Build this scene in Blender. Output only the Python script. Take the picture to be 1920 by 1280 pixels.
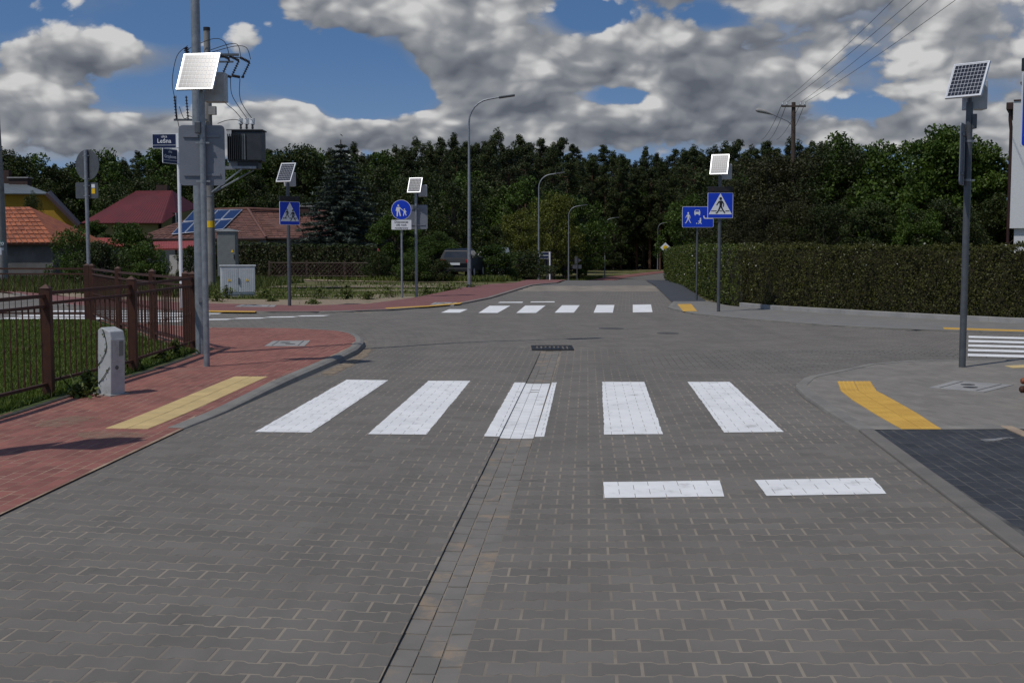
import bpy, bmesh, math, random
import numpy as np
from mathutils import Vector, Matrix
random.seed(7); np.random.seed(7)
R = math.radians
for o in list(bpy.data.objects): bpy.data.objects.remove(o)
scene = bpy.context.scene
COL = scene.collection

# ------------------------------------------------------------------ camera, light, sky
EYE = 1.6; FOC = 2290.0; PITCH = math.atan(180/FOC)      # photo is 1920 px wide
cam = bpy.data.cameras.new('camera'); cam.sensor_width = 36; cam.lens = 36*FOC/1920
cam.clip_start = 0.1; cam.clip_end = 3000
camo = bpy.data.objects.new('camera', cam); COL.objects.link(camo)
camo.location = (0, 0, EYE); camo.rotation_euler = (math.pi/2-PITCH, 0, 0)
scene.camera = camo
SUN_EL, SUN_AZ = R(60), R(228)                           # azimuth clockwise from +Y
SUN = Vector((math.sin(SUN_AZ)*math.cos(SUN_EL), math.cos(SUN_AZ)*math.cos(SUN_EL), math.sin(SUN_EL)))
sl = bpy.data.lights.new('sun', 'SUN'); sl.energy = 2.9; sl.angle = R(0.53); sl.color = (1, .965, .92)
so = bpy.data.objects.new('sun', sl); COL.objects.link(so)
so.rotation_euler = (-SUN).to_track_quat('-Z', 'Y').to_euler(); so.location = (0, 0, 30)
scene.view_settings.view_transform = 'Standard'; scene.view_settings.look = 'None'
scene.view_settings.exposure = -0.14; scene.view_settings.gamma = 1.0
scene.view_settings.use_curve_mapping = False

class NT:                                                # tiny node helper
    def __init__(s, tree): s.t = tree; s.n = tree.nodes; s.l = tree.links
    def put(s, sock, v):
        if isinstance(v, bpy.types.NodeSocket): s.l.new(v, sock)
        elif v is not None: sock.default_value = v
    def new(s, typ, **kw):
        nd = s.n.new(typ)
        for k, v in kw.items(): setattr(nd, k, v)
        return nd
    def m(s, op, a, b=None, c=None, clamp=False):
        nd = s.new('ShaderNodeMath', operation=op, use_clamp=clamp)
        s.put(nd.inputs[0], a); s.put(nd.inputs[1], b); s.put(nd.inputs[2], c); return nd.outputs[0]
    def v(s, op, a, b=None):
        nd = s.new('ShaderNodeVectorMath', operation=op); s.put(nd.inputs[0], a)
        if op == 'SCALE': s.put(nd.inputs['Scale'], b)
        else: s.put(nd.inputs[1], b)
        return nd.outputs[0]
    def xyz(s, v):
        nd = s.new('ShaderNodeSeparateXYZ'); s.put(nd.inputs[0], v); return nd.outputs
    def comb(s, x, y, z):
        nd = s.new('ShaderNodeCombineXYZ')
        for i, q in enumerate((x, y, z)): s.put(nd.inputs[i], q)
        return nd.outputs[0]
    def noise(s, vec, scale, detail=4, rough=.55, dist=0., lac=2.0):
        nd = s.new('ShaderNodeTexNoise'); s.put(nd.inputs['Vector'], vec)
        nd.inputs['Scale'].default_value = scale; nd.inputs['Detail'].default_value = detail
        nd.inputs['Roughness'].default_value = rough; nd.inputs['Distortion'].default_value = dist
        nd.inputs['Lacunarity'].default_value = lac
        return nd.outputs[0]
    def mix(s, f, a, b, blend='MIX'):
        nd = s.new('ShaderNodeMix', data_type='RGBA', blend_type=blend)
        s.put(nd.inputs[0], f)
        for i, q in ((6, a), (7, b)):
            if isinstance(q, (tuple, list)): q = (*q[:3], 1)
            s.put(nd.inputs[i], q)
        return nd.outputs[2]
    def step(s, x, lo, hi):                              # smoothstep
        nd = s.new('ShaderNodeMapRange', interpolation_type='SMOOTHSTEP')
        s.put(nd.inputs[0], x); s.put(nd.inputs[1], lo); s.put(nd.inputs[2], hi); return nd.outputs[0]

world = bpy.data.worlds.new('World'); scene.world = world; world.use_nodes = True
def build_sky():
    t = NT(world.node_tree); t.n.clear()
    out = t.new('ShaderNodeOutputWorld'); bg = t.new('ShaderNodeBackground'); bg.inputs[1].default_value = .1
    t.l.new(bg.outputs[0], out.inputs[0])
    sky = t.new('ShaderNodeTexSky', sky_type='NISHITA'); sky.sun_disc = False
    sky.sun_elevation = SUN_EL; sky.sun_rotation = SUN_AZ; sky.dust_density = .3; sky.ozone_density = 2.5
    D = t.new('ShaderNodeTexCoord').outputs['Generated']
    x, y, z = t.xyz(D)[:3]
    zc = t.m('MAXIMUM', z, 0.0)
    # blue air: look the sky up a little higher, as the clear rain-washed air shows it
    lift = t.comb(x, y, t.m('ADD', t.m('MULTIPLY', zc, 1.6), .16))
    t.l.new(t.v('NORMALIZE', lift), sky.inputs[0])
    skyc = t.mix(1.0, sky.outputs[0], (.70, .88, 1.02), 'MULTIPLY')
    k = t.m('DIVIDE', 2.6, t.m('ADD', zc, .75))
    P = t.comb(t.m('MULTIPLY', x, k), t.m('MULTIPLY', y, k), t.m('MULTIPLY', t.m('MULTIPLY', zc, k), 1.25))
    P = t.v('ADD', P, (3.1, 1.7, 5.2))
    warp = t.new('ShaderNodeTexNoise'); t.put(warp.inputs['Vector'], P); warp.inputs['Scale'].default_value = 3.5
    P = t.v('ADD', P, t.v('SCALE', t.v('SUBTRACT', warp.outputs['Color'], (.5, .5, .5)), .10))
    front = t.step(y, .1, .5)
    yy = t.m('MAXIMUM', y, .15)
    U = t.m('DIVIDE', x, yy); V = t.m('DIVIDE', z, yy)
    # big cloud banks of this afternoon: (px, py) of the direction they stand in, spread, weight
    banks = [(180, 106, 165, 44, .50), (25, 190, 130, 44, .50), (225, 240, 230, 42, .42), (470, 90, 75, 55, .10),
             (545, 206, 75, 22, .44), (640, 5, 200, 75, .22), (840, 80, 150, 80, .26), (1010, 110, 200, 66, .26),
             (980, 195, 190, 48, .36), (1240, 95, 120, 50, .30), (1400, 150, 200, 80, .28), (1700, 5, 340, 120, .38),
             (1780, 200, 220, 80, .20), (620, 255, 330, 34, .36), (1250, 250, 560, 48, .26), (110, 285, 260, 26, .26), (1100, -40, 420, 45, .40),
             (250, 20, 120, 26, .10),
             (300, 175, 70, 30, -.16), (640, 160, 90, 70, -.26), (380, 40, 90, 40, -.10), (1110, 35, 70, 40, -.16), (1590, 205, 90, 26, -.08), (540, 130, 60, 50, -.14), (700, 185, 110, 40, -.32), (1150, 185, 110, 24, -.26), (1620, 205, 90, 24, -.22), (300, 60, 60, 40, -.20), (1330, 45, 60, 30, -.16), (1090, 40, 60, 45, -.20), (720, 120, 60, 40, -.14)]
    cov = None; grad = None
    for px, py, rx, ry, w in banks:
        a = t.m('DIVIDE', t.m('SUBTRACT', U, (px-960)/FOC), rx/FOC); b = t.m('DIVIDE', t.m('SUBTRACT', V, (460-py)/FOC), ry/FOC)
        g = t.m('EXPONENT', t.m('MULTIPLY', t.m('ADD', t.m('MULTIPLY', a, a), t.m('MULTIPLY', b, b)), -1.0))
        g = t.m('MULTIPLY', g, w)
        cov = g if cov is None else t.m('ADD', cov, g)
        if w > 0:
            h = t.m('MULTIPLY', g, b); grad = h if grad is None else t.m('ADD', grad, h)
    cov = t.m('ADD', t.m('MULTIPLY', cov, front), t.m('MULTIPLY', t.m('SUBTRACT', 1.0, front), .09))
    def vor(q, sc):
        nd = t.new('ShaderNodeTexVoronoi', feature='F1'); t.put(nd.inputs['Vector'], q)
        nd.inputs['Scale'].default_value = sc;
        return t.m('SUBTRACT', .55, nd.outputs['Distance'])
    def dens(off, det, puffs):
        q = t.v('ADD', P, off)
        d = t.m('ADD', t.m('MULTIPLY', t.noise(q, 2.5, 2, .5), .66), t.m('MULTIPLY', t.noise(q, 5.2, det, .6), .52))
        for sc, w in puffs: d = t.m('ADD', d, t.m('MULTIPLY', vor(q, sc), w))
        return d
    d0 = t.m('ADD', dens((0, 0, 0), 9, [(6, .21), (15, .14), (36, .07)]), cov)
    s0 = t.m('ADD', dens((0, 0, 0), 3, [(6, .21), (15, .14)]), cov)
    s1 = t.m('ADD', dens((-.010, -.005, .024), 3, [(6, .21), (15, .14)]), cov)
    s2 = t.m('ADD', dens((-.03, -.01, .10), 2, [(6, .21)]), cov)
    a = t.step(d0, .715, .79)
    lit = t.m('ADD', t.m('MULTIPLY', t.m('SUBTRACT', s0, s1), 2.6), t.m('MULTIPLY', t.m('SUBTRACT', s0, s2), 1.9))
    lit = t.m('ADD', lit, t.m('MULTIPLY', t.m('SUBTRACT', d0, s0), 1.7))
    lit = t.m('ADD', lit, t.m('MULTIPLY', t.m('MULTIPLY', grad, front), 1.5))
    thick = t.step(d0, .80, 1.20)
    sh = t.m('SUBTRACT', t.m('ADD', lit, .63), t.m('MULTIPLY', thick, .20), clamp=True)
    ramp = t.new('ShaderNodeValToRGB'); t.l.new(sh, ramp.inputs[0])
    e = ramp.color_ramp.elements
    e[0].position = 0; e[0].color = (1.15, 1.3, 1.6, 1); e[1].position = 1; e[1].color = (6.6, 6.6, 6.6, 1)
    q = e.new(.30); q.color = (1.85, 2.02, 2.35, 1)
    q = e.new(.60); q.color = (2.9, 3.05, 3.3, 1)
    q = e.new(.80); q.color = (4.6, 4.65, 4.75, 1)
    veil = t.m('MULTIPLY', t.step(V, .17, .05), .25)
    skyc = t.mix(veil, skyc, (3.2, 3.7, 4.3))
    soft = t.m('ADD', t.m('MULTIPLY', t.noise(t.v('MULTIPLY', P, (1, 1, 1.5)), 2.6, 5, .55), .9), t.m('MULTIPLY', cov, 1.25))
    sa = t.m('MULTIPLY', t.step(soft, .50, .86), .72)
    sg = t.m('ADD', t.m('MULTIPLY', t.m('SUBTRACT', t.noise(P, 4.2, 4, .5), t.noise(t.v('ADD', P, (-.02, 0, .07)), 4.2, 2, .5)), 2.2), t.m('ADD', .45, t.m('MULTIPLY', t.m('MULTIPLY', grad, front), .8)), clamp=True)
    softc = t.mix(sg, (1.9, 2.1, 2.45), (4.1, 4.25, 4.5))
    skyc = t.mix(sa, skyc, softc)
    c = t.mix(a, skyc, ramp.outputs[0])
    t.l.new(c, bg.inputs[0])
build_sky()
world.cycles.sampling_method = 'MANUAL'; world.cycles.sample_map_resolution = 256

# ------------------------------------------------------------------ helpers
def lerp_pts(pts, v):
    if v <= pts[0][0]: return pts[0][1]
    for (a, p), (b, q) in zip(pts, pts[1:]):
        if v <= b:
            f = (v-a)/(b-a); f = f*f*(3-2*f); return p+(q-p)*f
    return pts[-1][1]
def sstep(a, b, v):
    f = min(1, max(0, (v-a)/(b-a))); return f*f*(3-2*f)
YAW = R(3.5)
def chan_x(y): return -.355+.0655*(y-4.4)                  # middle of the drainage channel
DROP = [(0, 0), (47, 0), (60, -.15), (81, -.95), (115, -2.1), (150, -2.3), (180, -2.25), (260, -2.0), (420, -1)]
def Z(x, y):                                             # height of the carriageway / ground
    z = lerp_pts(DROP, y)*sstep(-16, -4, x)
    v = (.018*min(3.4, abs(x-chan_x(y)))-.027)*(1-sstep(15.5, 20, y))
    return z+v
def Zl(x, y): return .036+.055*sstep(10.6, 14.5, y)       # near left pavement
def Zr(x, y): return .042+.02*sstep(10.4, 12.5, y)        # near right pavement
def spot(px, py, zf=Z):                                  # where the photo's ray meets the ground
    u = 640-py; dx = px-960; dy = FOC*math.cos(PITCH)+u*math.sin(PITCH); dz = -FOC*math.sin(PITCH)+u*math.cos(PITCH)
    z = 0
    for _ in range(8):
        t = (z-EYE)/dz; z = zf(dx*t, dy*t)
    t = (z-EYE)/dz
    return dx*t, dy*t
def at(px, py, y):                                       # point on the photo's ray at depth y
    u = 640-py; dx = px-960; dy = FOC*math.cos(PITCH)+u*math.sin(PITCH); dz = -FOC*math.sin(PITCH)+u*math.cos(PITCH)
    t = y/dy; return Vector((dx*t, y, EYE+dz*t))
def inside(p, poly):
    x, y = p; c = False; j = len(poly)-1
    for i in range(len(poly)):
        xi, yi = poly[i]; xj, yj = poly[j]
        if (yi > y) != (yj > y) and x < (xj-xi)*(y-yi)/(yj-yi)+xi: c = not c
        j = i
    return c
def clip(poly, hp):                                      # half plane (nx, ny, d): keep nx*x+ny*y <= d
    out = []; n = len(poly); nx, ny, d = hp
    for i in range(n):
        a, b = poly[i], poly[(i+1) % n]
        fa, fb = nx*a[0]+ny*a[1]-d, nx*b[0]+ny*b[1]-d
        if fa <= 0: out.append(a)
        if (fa < 0 < fb) or (fb < 0 < fa):
            f = fa/(fa-fb); out.append((a[0]+(b[0]-a[0])*f, a[1]+(b[1]-a[1])*f))
    return out
def area(p): return .5*sum(p[i][0]*p[(i+1) % len(p)][1]-p[(i+1) % len(p)][0]*p[i][1] for i in range(len(p)))
def hp2(a, b):                                           # keep what lies left of a->b
    nx, ny = b[1]-a[1], -(b[0]-a[0]); l = math.hypot(nx, ny); nx /= l; ny /= l
    return (nx, ny, nx*a[0]+ny*a[1])

def tag(o, label=None, cat=None, group=None, kind=None):
    for k, v in (('label', label), ('category', cat), ('group', group), ('kind', kind)):
        if v: o[k] = v
    return o
def thing(name, label, cat, loc=(0, 0, 0), rz=0, group=None):
    o = bpy.data.objects.new(name, None); COL.objects.link(o); o.empty_display_size = .2
    o.location = loc; o.rotation_euler = (0, 0, rz); return tag(o, label, cat, group)
def link(name, me, mats, parent=None):
    o = bpy.data.objects.new(name, me); COL.objects.link(o)
    if mats is not None and not me.materials:
        for m in (mats if isinstance(mats, (list, tuple)) else [mats]): me.materials.append(m)
    if parent is not None: o.parent = parent
    return o
def dup(root, parent=None, **kw):
    c = root.copy(); COL.objects.link(c); c.parent = parent
    for ch in [q for q in ALLCH.get(root.name, [])]: dup(ch, c)
    return c
ALLCH = {}
def index_children():
    ALLCH.clear()
    for o in bpy.data.objects:
        if o.parent: ALLCH.setdefault(o.parent.name, []).append(o)

class MB:
    def __init__(s): s.v = []; s.f = []; s.mi = []; s.tone = []
    def add(s, vs, fs, mi=0, tone=None):
        b = len(s.v); s.v += [tuple(q) for q in vs]
        tn = random.random() if tone is None else tone
        for f in fs: s.f.append([b+i for i in f]); s.mi.append(mi); s.tone.append(tn)
        return s
    def box(s, c, d, rz=0, mi=0, M=None):
        x, y, z = d[0]/2, d[1]/2, d[2]/2
        vs = [Vector((i*x, j*y, k*z)) for k in (-1, 1) for j in (-1, 1) for i in (-1, 1)]
        if M is not None: vs = [M @ v for v in vs]
        if rz: q = Matrix.Rotation(rz, 3, 'Z'); vs = [q @ v for v in vs]
        vs = [v+Vector(c) for v in vs]
        return s.add(vs, [(0, 2, 3, 1), (4, 5, 7, 6), (0, 1, 5, 4), (2, 6, 7, 3), (0, 4, 6, 2), (1, 3, 7, 5)], mi)
    def tube(s, pts, r, n=10, mi=0, cap=True, closed=False):
        pts = [Vector(p) for p in pts]; rs = r if isinstance(r, (list, tuple)) else [r]*len(pts)
        vs = []; fs = []; m = len(pts); up = None
        for i, p in enumerate(pts):
            d = (pts[min(i+1, m-1)]-pts[max(i-1, 0)]).normalized()
            if up is None:
                up = Vector((0, 0, 1)) if abs(d.z) < .9 else Vector((1, 0, 0))
            a = (up-d*up.dot(d)).normalized(); b = d.cross(a); up = a
            for k in range(n):
                t = 2*math.pi*k/n; vs.append(p+(a*math.cos(t)+b*math.sin(t))*rs[i])
        for i in range(m-1):
            for k in range(n): fs.append((i*n+k, i*n+(k+1) % n, (i+1)*n+(k+1) % n, (i+1)*n+k))
        if cap: fs.append(tuple(range(n-1, -1, -1))); fs.append(tuple((m-1)*n+k for k in range(n)))
        return s.add(vs, fs, mi)
    def prism(s, poly, z0, z1, mi=0):                    # poly in xy
        if area(poly) < 0: poly = poly[::-1]
        n = len(poly); vs = [(x, y, z0) for x, y in poly]+[(x, y, z1) for x, y in poly]
        fs = [tuple(range(n-1, -1, -1)), tuple(range(n, 2*n))]+[(i, (i+1) % n, n+(i+1) % n, n+i) for i in range(n)]
        return s.add(vs, fs, mi)
    def plate(s, poly, y0, y1, mi=0):                    # poly in xz, thickness along y (y0 front, towards -y)
        if area(poly) < 0: poly = poly[::-1]
        n = len(poly); vs = [(x, y0, z) for x, z in poly]+[(x, y1, z) for x, z in poly]
        fs = [tuple(range(n)), tuple(range(2*n-1, n-1, -1))]+[(i, n+i, n+(i+1) % n, (i+1) % n) for i in range(n)]
        return s.add(vs, fs, mi)
    def sheet(s, quad, mi=0): return s.add(quad, [tuple(range(len(quad)))], mi)
    def mesh(s, name='mesh', smooth=False):
        me = bpy.data.meshes.new(name); me.from_pydata(s.v, [], s.f)
        if any(s.mi): me.polygons.foreach_set('material_index', s.mi)
        at_ = me.attributes.new('tone', 'FLOAT', 'FACE'); at_.data.foreach_set('value', s.tone)
        if smooth:
            me.polygons.foreach_set('use_smooth', [True]*len(s.f))
        me.update(); return me
    def build(s, name, mats, parent=None, smooth=False, bevel=0):
        o = link(name, s.mesh(name, smooth), mats, parent)
        if smooth: edge_split(o)
        if bevel:
            b = o.modifiers.new('bevel', 'BEVEL'); b.width = bevel; b.segments = 2; b.limit_method = 'ANGLE'
        return o
def edge_split(o, ang=40):
    m = o.modifiers.new('split', 'EDGE_SPLIT'); m.split_angle = R(ang)
def fast_quads(name, V, tone, n=4):                      # V: (N*n,3) array of separate n-gons
    N = len(V)//n; me = bpy.data.meshes.new(name)
    me.vertices.add(len(V)); me.vertices.foreach_set('co', np.asarray(V, np.float32).ravel())
    me.loops.add(N*n); me.loops.foreach_set('vertex_index', np.arange(N*n, dtype=np.int32))
    me.polygons.add(N); me.polygons.foreach_set('loop_start', np.arange(N, dtype=np.int32)*n)
    me.update(calc_edges=True)
    at_ = me.attributes.new('tone', 'FLOAT', 'FACE'); at_.data.foreach_set('value', np.asarray(tone, np.float32))
    me.validate(); return me
def rrect(w, h, r, n=4, cx=0, cz=0):
    pts = []
    for sx, sz, a0 in ((1, 1, 0), (-1, 1, 90), (-1, -1, 180), (1, -1, 270)):
        for k in range(n+1):
            t = R(a0+90*k/n); pts.append((cx+sx*(w/2-r)+r*math.cos(t), cz+sz*(h/2-r)+r*math.sin(t)))
    return pts
def disc(r, n=40, cx=0, cz=0): return [(cx+r*math.cos(2*math.pi*k/n), cz+r*math.sin(2*math.pi*k/n)) for k in range(n)]

# ------------------------------------------------------------------ materials
def mat(name, c1, c2=None, rough=.75, scale=6, bump=0., bscale=60, metal=0., tone=0., spec=.4, coord='pos', detail=5, dirt=None, lo=.35, hi=.65, coat=0):
    m = bpy.data.materials.new(name); m.use_nodes = True; t = NT(m.node_tree)
    b = t.n['Principled BSDF']; b.inputs['Roughness'].default_value = rough; b.inputs['Metallic'].default_value = metal
    b.inputs['Specular IOR Level'].default_value = spec
    if coat: b.inputs['Coat Weight'].default_value = coat; b.inputs['Coat Roughness'].default_value = .08
    P = t.new('ShaderNodeNewGeometry').outputs['Position'] if coord == 'pos' else t.new('ShaderNodeTexCoord').outputs['Object']
    c2 = c2 or tuple(q*.8 for q in c1)
    f = t.step(t.noise(P, scale, detail, .6), lo, hi)
    col = t.mix(f, c1, c2)
    if tone:
        at_ = t.new('ShaderNodeAttribute', attribute_name='tone').outputs['Fac']
        rnd = t.new('ShaderNodeObjectInfo').outputs['Random']
        q = t.m('FRACT', t.m('ADD', at_, rnd))
        g = t.m('ADD', 1-tone, t.m('MULTIPLY', q, 2*tone))
        col = t.mix(1.0, col, t.comb(g, g, g), 'MULTIPLY')
    if dirt:                                             # (colour, scale, lo, hi)
        col = t.mix(t.m('MULTIPLY', t.step(t.noise(P, dirt[1], 6, .65), dirt[2], dirt[3]), dirt[4] if len(dirt) > 4 else 1.), col, dirt[0])
    t.put(b.inputs['Base Color'], col)
    if bump:
        bn = t.new('ShaderNodeBump'); bn.inputs['Strength'].default_value = bump; bn.inputs['Distance'].default_value = .01
        t.l.new(t.noise(P, bscale, 4, .6), bn.inputs['Height']); t.l.new(bn.outputs[0], b.inputs['Normal'])
    return m
def leaf_mat(name, dark, light, trans=.25, rough=.55):
    m = bpy.data.materials.new(name); m.use_nodes = True; t = NT(m.node_tree)
    b = t.n['Principled BSDF']; b.inputs['Roughness'].default_value = rough; b.inputs['Specular IOR Level'].default_value = .25
    at_ = t.new('ShaderNodeAttribute', attribute_name='tone').outputs['Fac']
    rnd = t.new('ShaderNodeObjectInfo').outputs['Random']
    P = t.new('ShaderNodeTexCoord').outputs['Object']
    f = t.m('ADD', t.m('MULTIPLY', at_, .7), t.m('MULTIPLY', t.noise(P, .9, 2), .5))
    col = t.mix(t.step(f, .15, .95), dark, light)
    g = t.m('ADD', .8, t.m('MULTIPLY', rnd, .4)); col = t.mix(1.0, col, t.comb(g, g, g), 'MULTIPLY')
    t.put(b.inputs['Base Color'], col)
    if trans:
        tr = t.new('ShaderNodeBsdfTranslucent'); t.put(tr.inputs[0], col)
        mx = t.new('ShaderNodeMixShader'); mx.inputs[0].default_value = trans
        t.l.new(b.outputs[0], mx.inputs[1]); t.l.new(tr.outputs[0], mx.inputs[2])
        t.l.new(mx.outputs[0], t.n['Material Output'].inputs[0])
    return m
MT = {}
def paver_mat():
    m = bpy.data.materials.new('grey concrete paver'); m.use_nodes = True; t = NT(m.node_tree); b = t.n['Principled BSDF']
    P = t.new('ShaderNodeNewGeometry').outputs['Position']
    q = t.m('FRACT', t.m('ADD', t.new('ShaderNodeAttribute', attribute_name='tone').outputs['Fac'], t.new('ShaderNodeObjectInfo').outputs['Random']))
    col = t.mix(t.step(t.noise(P, 1.3, 5, .6), .35, .65), (.168, .153, .134), (.146, .133, .117))
    g = t.m('ADD', .90, t.m('MULTIPLY', q, .2)); col = t.mix(1.0, col, t.comb(g, g, g), 'MULTIPLY')
    col = t.mix(t.m('MULTIPLY', t.step(q, .93, .98), .35), col, (.185, .172, .150))                     # a few newer blocks
    tracks = t.noise(t.v('MULTIPLY', P, (1.5, .10, 1)), 1.0, 4, .6)                                     # wheel tracks
    col = t.mix(t.m('MULTIPLY', t.step(tracks, .50, .68), .42), col, (.104, .096, .087))
    col = t.mix(t.m('MULTIPLY', t.step(t.noise(P, .45, 5, .6), .52, .75), .35), col, (.205, .178, .142))
    col = t.mix(t.m('MULTIPLY', t.step(t.noise(P, 2.6, 3, .5), .70, .76), .55), col, (.060, .058, .057))  # oil spots
    col = t.mix(t.m('MULTIPLY', t.noise(P, 190, 3, .7), .35), col, (.10, .092, .08))                   # grain
    t.put(b.inputs['Base Color'], col); b.inputs['Roughness'].default_value = .88; b.inputs['Specular IOR Level'].default_value = .3
    bn = t.new('ShaderNodeBump'); bn.inputs['Strength'].default_value = .3; bn.inputs['Distance'].default_value = .008
    t.l.new(t.noise(P, 150, 4, .7), bn.inputs['Height']); t.l.new(bn.outputs[0], b.inputs['Normal']); return m
MT['paver'] = paver_mat()
MT['joint'] = mat('jointing sand', (.26, .222, .175), (.17, .148, .12), .95, 1.4, .4, 150)
MT['channel'] = mat('channel paver', (.185, .168, .146), (.158, .146, .129), .85, 4, .25, 200, tone=.05, dirt=((.29, .215, .145), 3.4, .52, .68, .75))
MT['brick_red'] = mat('red paving brick', (.245, .092, .070), (.200, .076, .060), .85, 1.6, .25, 220, tone=.16, dirt=((.24, .16, .12), .9, .56, .8, .55))
MT['joint_red'] = mat('sandy joint', (.36, .26, .18), (.22, .125, .09), .95, 2.2, .3, 150)
MT['brick_grey'] = mat('light grey brick', (.205, .186, .160), (.175, .160, .139), .85, 1.8, .25, 220, tone=.09)
MT['joint_grey'] = mat('pale joint', (.24, .22, .19), (.17, .16, .145), .95, 3, .3, 150)
MT['brick_dark'] = mat('graphite brick', (.030, .032, .036), (.041, .043, .048), .8, 2.2, .25, 220, tone=.16, dirt=((.10, .10, .10), 1.1, .60, .85, .5))
MT['joint_dark'] = mat('grey joint', (.12, .115, .105), (.05, .05, .05), .95, 3, .3, 150)
MT['kerb'] = mat('kerb concrete', (.205, .192, .170), (.168, .158, .142), .85, 3, .3, 160, tone=.07, dirt=((.10, .098, .09), 2.2, .6, .8, .6))
MT['kerb_edge'] = mat('edge kerb concrete', (.165, .150, .130), (.135, .124, .110), .85, 3, .3, 160, tone=.06)
MT['white_paint'] = mat('white road paint', (.77, .762, .745), (.69, .684, .67), .65, 2.2, .2, 90, detail=8, dirt=((.34, .325, .30), 5, .54, .76, .7))
MT['yellow_l'] = mat('pale yellow tile', (.54, .40, .185), (.47, .35, .16), .85, 2.5, .2, 200, tone=.06, dirt=((.36, .27, .15), 1.4, .58, .8, .6))
MT['yellow_r'] = mat('deep yellow tile', (.56, .335, .062), (.50, .29, .055), .85, 2.5, .2, 200, tone=.06)
MT['sand'] = mat('sand', (.36, .275, .19), (.28, .21, .15), .95, 4, .5, 120)
MT['dust'] = mat('cement dust', (.22, .22, .215), (.12, .12, .12), .95, 9, .3, 90)
MT['concrete'] = mat('concrete', (.30, .29, .275), (.24, .235, .225), .85, 3, .3, 90)
MT['concrete_pole'] = mat('weathered concrete', (.26, .25, .235), (.18, .175, .165), .9, 1.2, .3, 60, coord='obj', dirt=((.12, .115, .105), 2.2, .55, .75))
MT['grate'] = mat('cast iron', (.022, .022, .024), (.035, .034, .034), .6, 20, .2, 80, metal=.4)
MT['galv'] = mat('galvanised steel', (.28, .295, .31), (.21, .225, .24), .45, 14, .06, 60, metal=.35, detail=8)
MT['galv_dark'] = mat('grey painted steel', (.105, .112, .12), (.085, .09, .098), .45, 10, .05, 60, metal=.3)
MT['sign_back'] = mat('grey sign back', (.19, .205, .235), (.165, .18, .21), .5, 3, .03, 40, metal=.15)
MT['blue'] = mat('sign blue', (.004, .045, .52), (.004, .038, .46), .35, 2)
MT['navy'] = mat('street plate navy', (.008, .014, .055), (.007, .012, .045), .35, 2)
MT['white'] = mat('sign white', (.72, .73, .74), (.68, .69, .70), .4, 3)
MT['yellow_sign'] = mat('sign yellow', (.80, .50, .01), (.76, .47, .01), .4, 3)
MT['black'] = mat('black', (.012, .012, .013), (.016, .016, .017), .5, 5)
MT['rust'] = mat('brown rail paint', (.066, .022, .010), (.046, .016, .008), .6, 9, .12, 70, dirt=((.085, .034, .016), 7, .6, .75))
MT['fibre'] = mat('pale grey cabinet', (.43, .44, .445), (.36, .37, .375), .65, 5, .15, 60, coord='obj', dirt=((.22, .21, .19), 5, .52, .75, .7))
MT['edging'] = mat('shadow-dark edging', (.055, .05, .042), (.035, .034, .028), .95, 5, .3, 60)  # near-black base colour paints in the shadow line along the fence foot
MT['fibre_grey'] = mat('mid grey cabinet', (.17, .18, .175), (.14, .15, .148), .5, 4, .05, 60, coord='obj')
MT['white_cab'] = mat('light cabinet', (.54, .555, .565), (.48, .495, .505), .55, 4, .05, 50)
MT['tank'] = mat('transformer grey', (.024, .027, .032), (.034, .038, .043), .5, 4, .05, 40)
MT['tank_light'] = mat('transformer fin', (.16, .165, .17), (.12, .125, .13), .5, 4, .05, 40)
MT['insul'] = mat('brown insulator', (.020, .013, .011), (.03, .02, .016), .25, 5)
MT['ins_white'] = mat('pale bushing cover', (.60, .62, .63), (.52, .54, .55), .45, 5)
MT['wire'] = mat('wire', (.02, .02, .021), (.03, .03, .03), .6, 5)
MT['wood'] = mat('weathered wood', (.075, .052, .040), (.045, .033, .027), .9, 8, .4, 50, coord='obj')
MT['bark'] = mat('bark', (.055, .042, .032), (.032, .026, .02), .95, 9, .6, 30, coord='obj')
MT['pine_bark'] = mat('pine bark', (.12, .055, .03), (.05, .032, .024), .95, 4, .6, 20, coord='obj')
MT['grass'] = leaf_mat('grass blades', (.040, .066, .008), (.115, .160, .022), .25)
MT['weed'] = leaf_mat('weeds', (.040, .058, .010), (.125, .150, .032), .25)
MT['pine'] = leaf_mat('pine needles', (.012, .020, .005), (.052, .066, .014), .1)
MT['spruce'] = leaf_mat('blue spruce needles', (.024, .036, .027), (.095, .120, .092), .1)
MT['leaf_dark'] = leaf_mat('dark foliage', (.013, .021, .005), (.048, .064, .013), .2)
MT['leaf_mid'] = leaf_mat('mid foliage', (.020, .040, .005), (.070, .110, .014), .25)
MT['leaf_light'] = leaf_mat('yellow green foliage', (.046, .056, .007), (.150, .162, .022), .25)
MT['leaf_brown'] = leaf_mat('brownish foliage', (.015, .016, .005), (.048, .048, .013), .2)
MT['hedge_a'] = leaf_mat('hedge leaves', (.026, .040, .005), (.100, .125, .018), .2)
MT['hedge_b'] = leaf_mat('browned hedge leaves', (.030, .032, .005), (.088, .090, .014), .15)
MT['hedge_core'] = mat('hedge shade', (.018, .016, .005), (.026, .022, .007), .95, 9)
MT['flower'] = mat('white blossom', (.62, .60, .50), (.5, .5, .42), .7, 5)
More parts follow.
